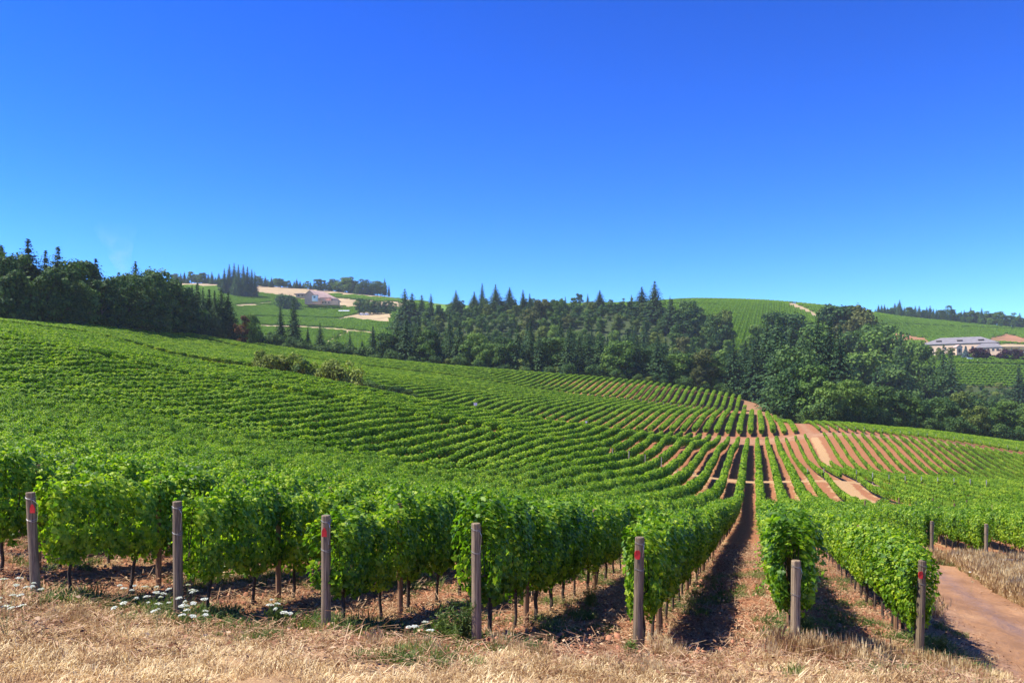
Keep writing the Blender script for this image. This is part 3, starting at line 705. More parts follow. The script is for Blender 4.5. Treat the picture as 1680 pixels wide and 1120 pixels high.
# ------------------------------------------------------------------ trees
def conifer_mesh(seed, mat, H_=25.0, Rm=6.0, bare=0.05, dens=1.0, col=False):
    rg = np.random.default_rng(seed); pos = []; nr = []; sz = []; ro = []
    nw = 50
    for w in range(nw):
        f = (w + rg.random() * .8) / nw; z = H_ * (bare + (1 - bare) * f)
        R_ = Rm * ((1 - f) ** (0.62 if col else 0.80)) * rg.uniform(.74, 1.12) + 0.25
        if f < .12: R_ *= .75 + f * 2
        if f > .93: R_ *= .8
        nb = max(6, int((15 * (1 - f) + 7) * dens)); a0 = rg.random() * 6.28
        for b in range(nb):
            a = a0 + 6.283 * b / nb + rg.normal(0, .18); L = R_ * rg.uniform(.6, 1.2); m_ = max(2, int(L / .46))
            for i in range(m_):
                q = (i + .6) / m_; r = L * q
                p = [r * math.cos(a), r * math.sin(a), z - .22 * r * (0.5 + q * .6) + rg.normal(0, .12)]
                pos.append(p); sz.append((1.45 - .6 * q) * rg.uniform(.7, 1.15) * (0.38 + .62 * (1 - f)))
                nr.append([.8 * math.cos(a) + rg.normal(0, .45), .8 * math.sin(a) + rg.normal(0, .45), 1 + rg.normal(0, .3)])
    pos = np.array(pos); nr = np.array(nr); V, Fc = scatter(L_V, L_F, pos, nr, np.array(sz) * 1.15, None, rg)
    tp = np.array([[0, 0, H_ - .2]]); return mesh_np('conifer_crown', V, Fc, mat)
def trunk_mesh(seed, h, r, mat, limbs=0, spread=2.0):
    rg = random.Random(seed); m = MB(); x = y = 0; pts = []
    for i in range(6): pts.append((x, y, -.8 + (h + .8) * i / 5)); x += rg.uniform(-.08, .08) * h / 10; y += rg.uniform(-.08, .08) * h / 10
    m.tube(pts, [r * (1.15 - .95 * i / 5) for i in range(6)], 8)
    for k in range(limbs):
        a = k * 2.4 + rg.random(); z0 = h * rg.uniform(.3, .7); L = spread * rg.uniform(.6, 1.1)
        m.tube([(0, 0, z0), (L * .45 * math.cos(a), L * .45 * math.sin(a), z0 + L * .35), (L * math.cos(a), L * math.sin(a), z0 + L * .9)], [r * .4, r * .27, r * .1], 6)
    return m.mesh('tree_trunk', mat, True)
def broad_mesh(seed, mat, H_=18.0, R_=6.0, base=0.05, lumps=26, n=4600, leaf=.52, flat=1.0):
    rg = np.random.default_rng(seed); zc_ = H_ * (1 + base) / 2; hh = H_ * (1 - base) / 2
    Pp = []; Nn = []; wts = []
    L = []
    for k in range(lumps):
        a = rg.random() * 6.28; t = rg.uniform(-1.05, .92); rr = math.sqrt(max(0.12, 1 - t * t)) * rg.uniform(.35, .82) * (1.0 if t > -.4 else 1.1)
        c = np.array([R_ * rr * math.cos(a), R_ * rr * math.sin(a), zc_ + t * hh * .80]); s = R_ * rg.uniform(.20, .40)
        L.append((c, s))
    L.append((np.array([0, 0, zc_]), R_ * .5))
    w = np.array([s * s for _, s in L]); w /= w.sum()
    for (c, s), q in zip(L, w):
        k = int(n * q) + 6; d = rg.normal(0, 1, (k, 3)); d /= np.linalg.norm(d, axis=1, keepdims=True)
        d[:, 2] = np.where((d[:, 2] < -.3) & (rg.random(k) < .6), -d[:, 2], d[:, 2])
        rad = s * (1 - .35 * rg.random(k) ** 2) * (1 + .15 * rg.normal(0, 1, k))
        Pp.append(c + d * rad[:, None] * [1, 1, .85]); Nn.append(d + rg.normal(0, .45, (k, 3)) + [0, 0, .25])
    Pp = np.vstack(Pp); Nn = np.vstack(Nn)
    V, Fc = scatter(Q_V, Q_F, Pp, Nn, rg.uniform(leaf * .6, leaf * 1.3, len(Pp)), None, rg)
    return mesh_np('broad_crown', V, Fc, mat)
KINDS = {}
def addkind(k, crowns, trunks, H_): KINDS[k] = (crowns, trunks, H_)
tc_ = [trunk_mesh(500 + i, 24.0, .32, M['bark']) for i in range(2)]
addkind('conifer', [conifer_mesh(600 + i, M['conifer'], Rm=6.2 + .6 * (i % 3), bare=.02 + .015 * (i % 2)) for i in range(6)], tc_, 25.0)
addkind('slim', [conifer_mesh(620 + i, M['conifer'], Rm=4.4, bare=.08, dens=.8, col=True) for i in range(3)], tc_, 25.0)
tb_ = [trunk_mesh(520 + i, 12.5, .36, M['bark'], 6, 4.0) for i in range(3)]
for k, mt, sd in (('dark', 'broad_dark', 0), ('mid', 'broad_mid', 20), ('olive', 'broad_olive', 40), ('brown', 'broad_brown', 60)):
    addkind(k, [broad_mesh(700 + sd + i, M[mt], R_=5.6 + .5 * (i % 3), lumps=22 + 4 * (i % 3)) for i in range(4 if k != 'brown' else 2)], tb_, 18.0)
addkind('bush', [broad_mesh(800 + i, M['bush'], H_=6, R_=3.6, base=0.0, lumps=22, n=3200, leaf=.3) for i in range(3)], [trunk_mesh(540, 3.5, .12, M['bark'], 6, 1.6)], 6.0)
addkind('shrub', [broad_mesh(815 + i, M['broad_dark'], H_=6, R_=4.4, base=0.0, lumps=20, n=2400, leaf=.36) for i in range(3)], [trunk_mesh(541, 3.5, .12, M['bark'], 6, 1.6)], 6.0)
addkind('red', [broad_mesh(820, M['red_leaf'], H_=14, R_=4.0, base=.02, lumps=20, n=3000, leaf=.4)], [trunk_mesh(542, 9, .2, M['bark'], 4, 2)], 14.0)
addkind('purple', [broad_mesh(830 + i, M['purple_leaf'], H_=8, R_=4.2, base=.08, lumps=18, n=1800, leaf=.5) for i in range(2)], [trunk_mesh(543, 5, .16, M['bark'], 4, 2)], 8.0)
addkind('blue', [conifer_mesh(840, M['blue_leaf'], H_=12, Rm=4.2)], [trunk_mesh(544, 11, .2, M['bark'])], 12.0)
NAMES = {'conifer': 'conifer_tree', 'slim': 'conifer_tree', 'blue': 'conifer_tree', 'bush': 'bush', 'shrub': 'bush'}
TREES = []
def tree(kind, col, Y, top=None, h=None, wide=1.0, label=None, group=None):
    X = at(col, Y); z = gzf(X, Y); crowns, trunks, H_ = KINDS[kind]
    if top is not None: h = (HOR - F * z / Y - top) * Y / F
    h = max(h, 2.0); s = h / H_; sw = s * wide
    if h < 12 and kind in ('conifer', 'slim', 'dark', 'mid', 'olive', 'brown'): sw *= 1.15
    nm = NAMES.get(kind, 'broadleaf_tree')
    t = empty(nm, (X, Y, z), rng.random() * 6.28, (sw, sw, s))
    link('crown', rng.choice(crowns), t); link('trunk', rng.choice(trunks), t)
    cat = 'conifer' if nm == 'conifer_tree' else ('bush' if nm == 'bush' else 'tree')
    tag(t, label, cat, group); TREES.append((t, kind, group, col, label)); return t
KW = {'conifer': 'dark pointed conifer', 'slim': 'slim dark conifer', 'dark': 'dark green leafy tree', 'mid': 'green leafy tree', 'olive': 'yellow-green leafy tree', 'brown': 'brownish green tree',
      'bush': 'yellow-green bush', 'shrub': 'dark green bush', 'red': 'red-leaved tree', 'purple': 'purple-leaved tree', 'blue': 'blue-grey spruce'}
# --- woodland on the left
LW = 'trees of the dark wood on the left'
for col, top, kd, Y, wd_ in [(-28, 398, 'dark', 262, 1), (2, 402, 'conifer', 268, 1.1), (20, 412, 'dark', 262, 1.0), (46, 391, 'conifer', 272, 1.0), (66, 412, 'dark', 276, .9), (75, 410, 'slim', 280, .9),
                        (95, 404, 'conifer', 280, .95), (118, 428, 'dark', 275, 1), (138, 426, 'dark', 285, .9), (157, 424, 'conifer', 290, 1.1), (178, 440, 'dark', 285, 1.0), (195, 446, 'slim', 300, 1.0),
                        (208, 450, 'dark', 310, 1.0), (222, 428, 'conifer', 310, .8), (240, 444, 'dark', 315, 1.0), (258, 446, 'dark', 325, .9), (280, 450, 'slim', 335, .9), (276, 458, 'dark', 330, 1),
                        (298, 468, 'dark', 345, 1.0), (324, 464, 'conifer', 372, .95), (343, 474, 'conifer', 375, .9), (363, 472, 'conifer', 378, .95), (374, 480, 'conifer', 380, .9)]:
    tree(kd, col, Y, top=top - (6 if kd == 'dark' else 0), wide=wd_ * (1.65 if kd != 'dark' else 1.0), group=LW)
for i, (col, top, kd, Y) in enumerate([(-50, 425, 'dark', 248), (-20, 430, 'dark', 246), (8, 428, 'dark', 246), (32, 440, 'conifer', 248), (52, 436, 'dark', 252), (78, 430, 'dark', 255), (100, 438, 'dark', 258), (124, 446, 'conifer', 262),
        (147, 446, 'dark', 268), (168, 455, 'dark', 275), (190, 463, 'conifer', 285), (212, 458, 'dark', 295), (232, 456, 'dark', 305), (252, 462, 'dark', 318), (268, 490, 'dark', 322), (285, 472, 'dark', 335), (305, 478, 'dark', 350), (315, 474, 'conifer', 358), (333, 478, 'conifer', 366), (352, 482, 'conifer', 372)]):
    tree(kd, col, Y, top=top - 6, group=LW)
for i in range(18):       # low growth along its edge
    col = -45 + i * 24 + rng.uniform(-6, 6); Y = float(treeline(np.array([col]))[()] if False else treeline(col)) + 5
    tree('dark' if i % 3 else 'shrub', col, Y, h=rng.uniform(9, 15), group='low trees along the edge of the left wood')
for i in range(26):
    col = -50 + i * 17; Y = float(treeline(col)) + rng.uniform(40, 120)
    if col < 300: tree(rng.choice(['dark', 'dark', 'conifer']), col, Y, h=rng.uniform(15, 19), group='trees deeper in the left wood')
tree('red', 397, 372, top=512, wide=.95, label='red-leaved tree at the right end of the left wood', group=None)
tree('mid', 412, 380, top=512, wide=.8, group='leafy trees beside the red tree'); tree('dark', 424, 392, top=535, wide=1.1, group='leafy trees beside the red tree')
for col, top, kd, w_, lab in [(460, 502, 'slim', 1.15, 'tall dark conifer, left of the pair against the green hill'), (482, 487, 'slim', 1.05, 'tallest slim conifer of the pair against the green hill'),
        (505, 537, 'conifer', .95, 'small dark conifer just right of the tall pair'), (525, 529, 'conifer', 1.0, 'grey-green conifer between the tall pair and the middle wood'), (548, 548, 'mid', 1.0, 'low leafy tree under the green hill'),
        (574, 545, 'conifer', .9, 'short conifer below the dirt path junction'), (594, 556, 'conifer', .9, 'smallest conifer below the far green hill'), (612, 533, 'conifer', 1.1, 'broad conifer at the left end of the middle wood')]:
    tree(kd, col, 415, top=top, wide=w_, label=lab)
for col in (440, 470, 492, 515, 535, 560, 583, 603, 625): tree('shrub', col + rng.uniform(-4, 4), 408, h=rng.uniform(5, 9), group='bushes between the vineyard and the green hill')
# --- the middle wood
MW = 'conifers along the front of the middle wood'
col = 634
while col < 1300:
    top = np.interp(col, [634, 700, 800, 900, 1000, 1080, 1150, 1230, 1300], [520, 530, 540, 538, 545, 552, 560, 548, 545]) + rng.uniform(-9, 12)
    Y = 402 + rng.uniform(0, 12) - (60 if col > 1270 else 0)
    kd = rng.choice(['conifer', 'conifer', 'conifer', 'conifer', 'mid', 'dark']) if col < 1090 or col > 1200 else rng.choice(['dark', 'mid', 'brown'])
    if kd in ('mid', 'dark', 'brown'): top += 16
    tree(kd, col, Y, top=top, wide=1.22, group=MW if kd == 'conifer' else 'leafy trees along the front of the middle wood'); col += rng.uniform(14, 21)
def band(Y, c0, c1, step, hl, hh, mixk, group, jit=14, topcap=None):
    col = c0
    while col < c1:
        kd = rng.choice(mixk); h = rng.uniform(hl, hh) * (1.15 if kd in ('conifer', 'slim') else .85)
        yy = Y + rng.uniform(-jit, jit)
        if yy < forest_far(col) + 30 or 1500 < col:
            tree(kd, col + rng.uniform(-4, 4), yy, h=h, group=group)
        col += step * rng.uniform(.8, 1.2)
mx = ['dark', 'dark', 'mid', 'mid', 'conifer', 'olive', 'mid', 'dark']
band(430, 640, 1300, 23, 20, 27, ['conifer', 'conifer', 'dark', 'mid'], 'trees in the second line of the middle wood')
band(475, 640, 1310, 25, 18, 24, mx, 'trees in the lower part of the wooded hillside')
band(530, 645, 1320, 25, 18, 23, mx, 'trees halfway up the wooded hillside')
band(600, 645, 1300, 24, 18, 23, mx + ['brown'], 'trees on the upper wooded hillside')
band(680, 650, 1180, 24, 16, 22, mx + ['brown', 'mid'], 'trees high on the wooded hillside')
band(760, 655, 1150, 21, 15, 21, mx, 'trees near the top of the wooded hillside')
band(830, 660, 1120, 20, 14, 19, mx, 'trees along the skyline of the middle wood')
SK = 'skyline trees standing out above the middle wood'
for col, top, kd, Y, w_ in [(664, 474, 'conifer', 800, 1.1), (676, 480, 'conifer', 800, 1.1), (692, 483, 'conifer', 800, 1), (707, 482, 'slim', 810, 1), (748, 476, 'conifer', 820, 1), (778, 478, 'conifer', 830, 1), (791, 464, 'slim', 830, .8),
        (813, 466, 'conifer', 820, .95), (836, 471, 'conifer', 820, 1.15), (858, 475, 'slim', 830, 1), (984, 476, 'conifer', 830, 1.25), (1053, 470, 'conifer', 760, 1.1), (1074, 461, 'conifer', 740, 1.05), (1102, 490, 'conifer', 700, 1.2), (1036, 483, 'slim', 850, .8)]:
    tree(kd, col, Y, top=top, wide=w_ * (1.65 if kd == 'conifer' else 1.35), group=SK)
tree('dark', 950, 960, top=480, wide=1.0, label='round lone tree on the skyline against the green crest')
for col, top, kd, Y, w_ in [(888, 484, 'brown', 700, 1.0), (905, 483, 'dark', 720, 1.0), (868, 502, 'brown', 640, .9), (918, 492, 'dark', 700, .9), (1130, 491, 'dark', 700, 1.2), (1150, 496, 'mid', 700, 1.1), (1122, 505, 'dark', 660, 1.1), (1188, 500, 'olive', 640, .8), (1176, 512, 'dark', 640, 1)]:
    tree(kd, col, Y, top=top, wide=w_, group='rounded trees rising from the wooded hillside')
# --- the wood on the right
RW = 'trees of the tall clump right of the middle'
for col, top, kd, Y, w_ in [(1268, 507, 'dark', 640, 1.2), (1290, 512, 'dark', 630, 1.2), (1310, 512, 'dark', 620, 1.1), (1240, 530, 'mid', 600, 1.0), (1385, 484, 'brown', 680, 1.1), (1372, 492, 'dark', 670, .9), (1403, 497, 'brown', 660, 1.1), (1420, 508, 'dark', 640, 1.0),
        (1392, 520, 'dark', 560, 1.1), (1350, 524, 'conifer', 560, 1.0), (1435, 525, 'mid', 590, 1.1), (1456, 538, 'mid', 580, 1.0), (1478, 543, 'conifer', 560, .8), (1500, 552, 'mid', 560, .8), (1518, 562, 'mid', 540, .7),
        (1335, 528, 'mid', 520, 1.1), (1365, 538, 'mid', 500, 1.1), (1412, 540, 'mid', 500, 1.1), (1452, 560, 'dark', 480, 1.0), (1490, 575, 'dark', 470, 1.0), (1530, 585, 'dark', 480, .9), (1548, 565, 'conifer', 520, 1.0), (1560, 572, 'conifer', 500, 1.0)]:
    tree(kd, col, Y, top=top, wide=w_, group=RW)
for col, top, kd, Y, w_ in [(1236, 552, 'conifer', 395, 1.0), (1258, 528, 'conifer', 400, 1.25), (1276, 516, 'conifer', 390, 1.15), (1298, 536, 'conifer', 370, 1.1), (1318, 545, 'conifer', 345, 1.1), (1342, 512, 'conifer', 345, 1.1), (1362, 520, 'conifer', 350, 1.05), (1378, 532, 'conifer', 340, 1.0), (1310, 560, 'dark', 320, 1.0)]:
    tree(kd, col, Y, top=top, wide=w_, group='tall conifers in front of the right hand clump')
band(350, 1385, 1720, 34, 20, 27, ['mid', 'dark', 'olive', 'olive', 'mid'], 'leafy trees in the second line of the right wood', 8)
band(410, 1390, 1730, 27, 18, 25, ['mid', 'olive', 'olive', 'dark'], 'yellow-green trees on the right', 14)
band(470, 1400, 1730, 27, 14, 21, ['mid', 'dark', 'olive'], 'trees below the far right field', 16)
band(560, 1550, 1740, 20, 13, 17, ['mid', 'dark', 'olive'], 'trees under the winery field', 12)
band(610, 1555, 1740, 20, 10, 13, ['mid', 'dark', 'mid'], 'small trees at the lower edge of the winery field', 8)
band(535, 1400, 1560, 24, 14, 20, ['mid', 'dark'], 'trees left of the winery field', 14)
col = 1290
while col < 1720:
    Y = float(treeline(col)) + rng.uniform(6, 14); top = np.interp(col, [1290, 1340, 1400, 1500, 1600, 1720], [578, 598, 628, 646, 654, 662]) + rng.uniform(-12, 14)
    kd = rng.choice(['dark', 'mid', 'mid', 'brown', 'olive', 'dark']) ; tree(kd, col, Y, top=top, wide=1.15, group='trees along the front edge of the right wood'); col += rng.uniform(22, 30)
for i in range(16):
    col = 1300 + i * 27; tree('shrub', col, float(treeline(col)) + 5, h=rng.uniform(5, 8), group='bushes along the front edge of the right wood')
for i in range(17):
    col = 640 + i * 37; tree('shrub', col, float(treeline(col)) + 7, h=rng.uniform(4, 7), group='bushes along the foot of the middle wood')
tree('brown', 1144, 394, top=597, wide=.8, label='reddish brown small tree at the foot of the middle wood')
tree('conifer', 1672, 520, top=598, wide=1.3, label='dark conifer at the right edge below the winery field')
# bushes in the hollow
for col, Y, top, w_, lab in [(432, 172, 574, .8, 'yellow-green bush with the tallest crown at the left of the hollow'), (452, 174, 583, 1.0, 'second yellow-green bush from the left in the hollow'), (478, 176, 580, 1.0, 'middle bush in the hollow between the vine blocks'),
        (498, 176, 588, .8, 'dark small bush in the hollow'), (520, 177, 593, .9, 'olive bush right of the dark small one in the hollow'), (545, 178, 592, 1.0, 'large olive bush near the right of the hollow'), (566, 178, 590, .9, 'rightmost tall olive bush in the hollow')]:
    tree('bush' if col != 498 else 'shrub', col, Y, top=top, wide=w_, label=lab)
for col, Y, h_ in [(600, 182, 3.6), (622, 186, 3.0), (650, 190, 3.3), (668, 196, 3.0)]: tree('shrub', col, Y + 20, h=h_, wide=1.1, group='low bushes at the edge of the second vine block')
# --- far hills
FL = 'dark conifers of the clump on the left hill'
for col, top, kd in [(368, 440, 'slim'), (376, 433, 'conifer'), (384, 431, 'slim'), (391, 434, 'conifer'), (399, 434, 'slim'), (406, 437, 'conifer'), (413, 441, 'slim'), (362, 455, 'dark'), (418, 446, 'slim'), (387, 445, 'conifer'), (401, 446, 'conifer'), (373, 450, 'conifer')]:
    tree(kd, col, 1230 + rng.uniform(-15, 15), top=top, wide=1.1, group=FL)
RL = 'trees along the crest of the left hill'
col = 286
while col < 628:
    if 360 < col < 420 or 628 < col: col += 6; continue
    top = np.interp(col, [286, 340, 356, 424, 450, 500, 540, 570, 620], [448, 446, 450, 452, 455, 459, 458, 456, 462]) + rng.uniform(-3, 5)
    tree(rng.choice(['conifer', 'dark', 'conifer', 'dark', 'mid', 'conifer']), col, 1455 + rng.uniform(-15, 25), top=top, wide=1.45, group=RL); col += rng.uniform(4, 6.5)
tree('slim', 631, 1480, top=456, wide=1.0, label='taller of the two lone conifers at the end of the left crest'); tree('slim', 638, 1490, top=466, wide=.9, label='shorter of the two lone conifers at the end of the left crest')
for col, top in [(590, 487), (598, 489), (607, 487), (613, 491), (620, 493), (632, 493), (640, 492), (648, 497), (626, 499)]:
    tree(rng.choice(['dark', 'mid']), col, 1090, top=top, wide=1.1, group='trees right of the salmon farmhouse')
for col, top in [(466, 484), (474, 485), (481, 488)]:
    tree('shrub', col, 1120, top=top, wide=1.0, group='bushes round the salmon farmhouse')
col = 1436
while col < 1720:
    top = np.interp(col, [1436, 1475, 1520, 1600, 1680, 1720], [503, 500, 501, 508, 515, 518]) + rng.uniform(-4, 5)
    tree(rng.choice(['conifer', 'conifer', 'dark', 'mid', 'conifer']), col, 1290 + rng.uniform(-10, 20), top=top, wide=1.45, group='trees along the crest of the right hill'); col += rng.uniform(4.5, 7)
tree('conifer', 1476, 1270, top=491, wide=1.25, label='tallest pointed conifer on the crest of the right hill')
for col in (1590, 1606, 1622, 1640, 1660, 1580): tree('mid', col + rng.uniform(-3, 3), 1260, h=14, group='low leafy trees below the right crest')
for col, top, kd, lab in [(1540, 569, 'olive', 'round olive tree before the left half of the winery wall'), (1559, 568, 'brown', 'brownish round tree before the winery wall'), (1584, 567, 'blue', 'blue-grey spruce before the winery'),
        (1601, 566, 'purple', 'larger purple-leaved tree before the winery'), (1612, 568, 'purple', 'purple-leaved tree right of the larger one by the winery'), (1648, 569, 'purple', 'purple-leaved tree right of the winery annex'), (1665, 573, 'purple', 'low purple tree by the parked vehicles'), (1676, 571, 'red', 'dark red tree at the right edge by the winery')]:
    tree(kd, col, 735, top=top, wide=1.0, label=lab)
# numbered labels for trees that only their place tells apart
byg = {}
for t, kd, g, c, lab in TREES:
    if lab is None: byg.setdefault((g, KW[kd]), []).append((c, t))
short = lambda g: g.split(' of ', 1)[1] if False else g
WHERE = {LW: 'in the dark left wood', 'low trees along the edge of the left wood': 'low along the edge of the left wood', 'trees deeper in the left wood': 'deep in the left wood', 'leafy trees beside the red tree': 'beside the red tree',
  'bushes between the vineyard and the green hill': 'between vineyard and green hill', MW: 'in the front line of the middle wood', 'leafy trees along the front of the middle wood': 'in the front line of the middle wood',
  'trees in the second line of the middle wood': 'in the second line of the middle wood', 'trees in the lower part of the wooded hillside': 'low on the wooded hillside', 'trees halfway up the wooded hillside': 'halfway up the wooded hillside',
  'trees on the upper wooded hillside': 'on the upper wooded hillside', 'trees high on the wooded hillside': 'high on the wooded hillside', 'trees near the top of the wooded hillside': 'near the top of the wooded hillside',
  'trees along the skyline of the middle wood': 'along the skyline of the middle wood', SK: 'standing out on the middle skyline', 'rounded trees rising from the wooded hillside': 'rising round above the wooded hillside', RW: 'in the tall clump right of the middle',
  'tall conifers in front of the right hand clump': 'tall before the right clump', 'leafy trees in the second line of the right wood': 'in the second line of the right wood', 'yellow-green trees on the right': 'in the middle of the right wood',
  'trees below the far right field': 'below the far right field', 'trees under the winery field': 'under the winery field', 'small trees at the lower edge of the winery field': 'at the lower edge of the winery field', 'trees left of the winery field': 'left of the winery field', 'trees along the front edge of the right wood': 'on the front edge of the right wood', 'bushes along the front edge of the right wood': 'under the right wood',
  'bushes along the foot of the middle wood': 'at the foot of the middle wood', 'low bushes at the edge of the second vine block': 'at the edge of the second vine block', FL: 'in the clump on the left hill', RL: 'on the crest of the left hill',
  'trees right of the salmon farmhouse': 'right of the salmon farmhouse', 'bushes round the salmon farmhouse': 'round the salmon farmhouse', 'trees along the crest of the right hill': 'on the crest of the right hill', 'low leafy trees below the right crest': 'below the right crest'}
for (g, k), L in byg.items():
    L.sort(key=lambda q: q[0])
    for i, (c, t) in enumerate(L): t['label'] = '%s %s, %s from the left' % (k, WHERE.get(g, g), ordw(i + 1)) if len(L) > 1 else '%s %s' % (k, WHERE.get(g, g))
print('TREES', len(TREES))

# undergrowth under the woods
ug_m = [KINDS['shrub'][0][i] for i in range(3)] + [KINDS['bush'][0][0]]
up = []
for Y in np.concatenate([np.arange(250, 560, 9.0), np.arange(560, 900, 14.0)]):
    stp = 8 if Y < 560 else 12
    xs = np.arange(-0.66 * Y, 0.66 * Y, stp); up.append(np.stack([xs + RNG.normal(0, 2, len(xs)), np.full(len(xs), Y) + RNG.normal(0, 2.5, len(xs))], -1))
up = np.vstack(up); uz = gz(up[:, 0], up[:, 1]); uc = CX + F * up[:, 0] / up[:, 1]
kp = (up[:, 1] > treeline(uc) + 9) & (up[:, 1] < forest_far(uc) - 2) & (uc < 1745) & (uc > -60) & ~((uc > 1225) & (uc < 1300) & (up[:, 1] < 400))
up = up[kp]; uz = uz[kp]; nU = len(up); ss = RNG.uniform(.6, 1.25, nU)
gn_stuff('undergrowth', np.stack([up[:, 0], up[:, 1], uz], -1), np.stack([np.zeros(nU), np.zeros(nU), RNG.random(nU) * 6.28], -1), np.stack([ss, ss, ss * RNG.uniform(.6, 1.1, nU)], -1),
         (np.zeros(nU, int), RNG.integers(0, 4, nU)), [ug_m], 'tangled green undergrowth filling the floor of the woods', 'undergrowth')

# ------------------------------------------------------------------ grass, weeds, litter, clods
def tuft(seed, n, h, spread, mat, lean=.5, w=.006, seedhead=False):
    rg = np.random.default_rng(seed); V = []; Fc = []
    for i in range(n):
        a = rg.random() * 6.28; r = spread * math.sqrt(rg.random()); x, y = r * math.cos(a), r * math.sin(a); d = rg.random() * 6.28
        hh = h * rg.uniform(.45, 1.1); ln = lean * rg.uniform(.2, 1.3) * hh; dx, dy = math.cos(d) * ln, math.sin(d) * ln; px, py = -math.sin(d + .8) * w, math.cos(d + .8) * w
        b = len(V); V += [(x - px, y - py, -.02), (x + px, y + py, -.02), (x + dx * .4 + px * .8, y + dy * .4 + py * .8, hh * .6), (x + dx * .4 - px * .8, y + dy * .4 - py * .8, hh * .6), (x + dx, y + dy, hh * max(.3, 1 - .25 * lean))]
        Fc += [[b, b + 1, b + 2, b + 2], [b + 3, b + 2, b + 4, b + 4]]
        Fc[-2] = [b, b + 1, b + 2, b + 3]; Fc[-1] = None
        Fc.pop(); Fc.append(('t', b + 3, b + 2, b + 4))
        if seedhead and rg.random() < .4:
            b = len(V); s = w * 2.6; X_, Y_, Z_ = x + dx, y + dy, hh * max(.3, 1 - .25 * lean); V += [(X_ - s, Y_, Z_ - .05), (X_ + s, Y_, Z_ - .05), (X_, Y_ + s * .3, Z_ + .05)]; Fc.append(('t', b, b + 1, b + 2))
    q = np.array([f for f in Fc if f[0] != 't']); tt = np.array([f[1:] for f in Fc if f[0] == 't'])
    return mesh_np('grass_tuft', V, [q, tt], mat)
TS = [tuft(900 + i, 70, .085, .26, M['straw'], 2.2, .0042) for i in range(5)]           # trampled dry grass
TT = [tuft(920 + i, 80, .42, .16, M['straw'], .45, .004, True) for i in range(4)]      # standing dry grass
TW = [tuft(940 + i, 46, .20, .16, M['weed'], .8, .006) for i in range(4)]             # green weeds
def litter(seed):
    rg = np.random.default_rng(seed); n = 26; pos = np.stack([rg.normal(0, .25, n), rg.normal(0, .25, n), rg.uniform(.01, .05, n)], -1)
    V, Fc = scatter(L_V, L_F, pos, rg.normal(0, .35, (n, 3)) + [0, 0, 1], rg.uniform(.02, .055, n), None, rg)
    m = 22; V2 = []; F2 = []
    for i in range(m):
        x, y = rg.normal(0, .25, 2); a = rg.random() * 6.28; L = rg.uniform(.08, .3); dx, dy = math.cos(a) * L, math.sin(a) * L; b = len(V2); w = .004
        z1, z2 = rg.uniform(.01, .08, 2)
        V2 += [(x, y, z1), (x - dy / L * w * 2, y + dx / L * w * 2, z1), (x + dx - dy / L * w, y + dy + dx / L * w, z2), (x + dx, y + dy, z2)]; F2.append([b, b + 1, b + 2, b + 3])
    F2 = np.array(F2) + len(V)
    return mesh_np('litter_patch', np.vstack([V, V2]), [Fc, F2], M['litter'])
LT = [litter(960 + i) for i in range(4)]
def clod(seed):
    rg = np.random.default_rng(seed); V = []; Fc = []
    for k in range(9):
        c = np.array([rg.normal(0, .22), rg.normal(0, .22), 0.0]); s = rg.uniform(.008, .030)
        o8 = np.array([[-1, -1, -.6], [1, -1, -.6], [1, 1, -.6], [-1, 1, -.6], [-.7, -.7, .7], [.7, -.7, .7], [.7, .7, .7], [-.7, .7, .7]]) * s * rg.uniform(.6, 1.3, (8, 3)) + c
        b = len(V); V += list(o8); Fc += [[b + i for i in f] for f in ((4, 5, 6, 7), (0, 1, 5, 4), (1, 2, 6, 5), (2, 3, 7, 6), (3, 0, 4, 7))]
    return mesh_np('clods', V, np.array(Fc), M['clod'])
mc, t_, b_ = newmat('soil_clod'); tc0 = nd(t_, 'ShaderNodeNewGeometry'); t_.links.new(ramp(t_, noise(t_, tc0.outputs['Position'], 9, 3), [(.3, (.24, .08, .035)), (.7, (.50, .22, .11))]), b_.inputs['Base Color']); M['clod'] = mc
CL = [clod(980 + i) for i in range(4)]
def pts_in(n, fn, bounds):
    x = RNG.uniform(bounds[0], bounds[1], n); y = RNG.uniform(bounds[2], bounds[3], n); z = gz(x, y); zz = zones(x, y, z); k = fn(x, y, z, zz); return x[k], y[k], z[k]
def stuff_field(name, sel, sets_, label, cat, smin, smax):
    x, y, z = sel; n = len(x); z = z + rnoise(x, y); s = RNG.uniform(smin, smax, n)
    return np.stack([x, y, z], -1), np.stack([RNG.normal(0, .08, n), RNG.normal(0, .08, n), RNG.random(n) * 6.28], -1), np.stack([s, s, s * RNG.uniform(.7, 1.2, n)], -1)
def infr(x, y): c = CX + F * x / np.maximum(y, 1); return (c > -90) & (c < 1770)
def front(x, y):
    n = (x0_of(x, y) + 1.74) / SP1
    return np.interp(n, [-40, -4, -3, -2, -1, 0, 1, 2, 2.6, 3, 60], [17, 12.8, 12.6, 12.36, 12.1, 12.2, 12.45, 14.8, 30, 36, 36])
A, B_, C_, D1, D2 = [], [], [], [], []
def put(sel, grp, nv, smin, smax):
    p, r, s = stuff_field('', sel, None, '', '', smin, smax); A.append(p); B_.append(r); C_.append(s); D1.append(np.full(len(p), grp)); D2.append(RNG.integers(0, nv, len(p)))
put(pts_in(8500, lambda x, y, z, q: infr(x, y) & (q['trackroad'] < .5) & (RNG.random(len(x)) < np.clip(q['grass'] * 1.3 - .75 + 2.2 * vnoise(x * .55 + 3, y * .8 + 8) + 2.0 * vnoise(x * 1.9, y * 2.3), 0, 1)) & (y < front(x, y) + 1.2), (-12, 14, 7.5, 17)), 0, 5, .7, 1.5)
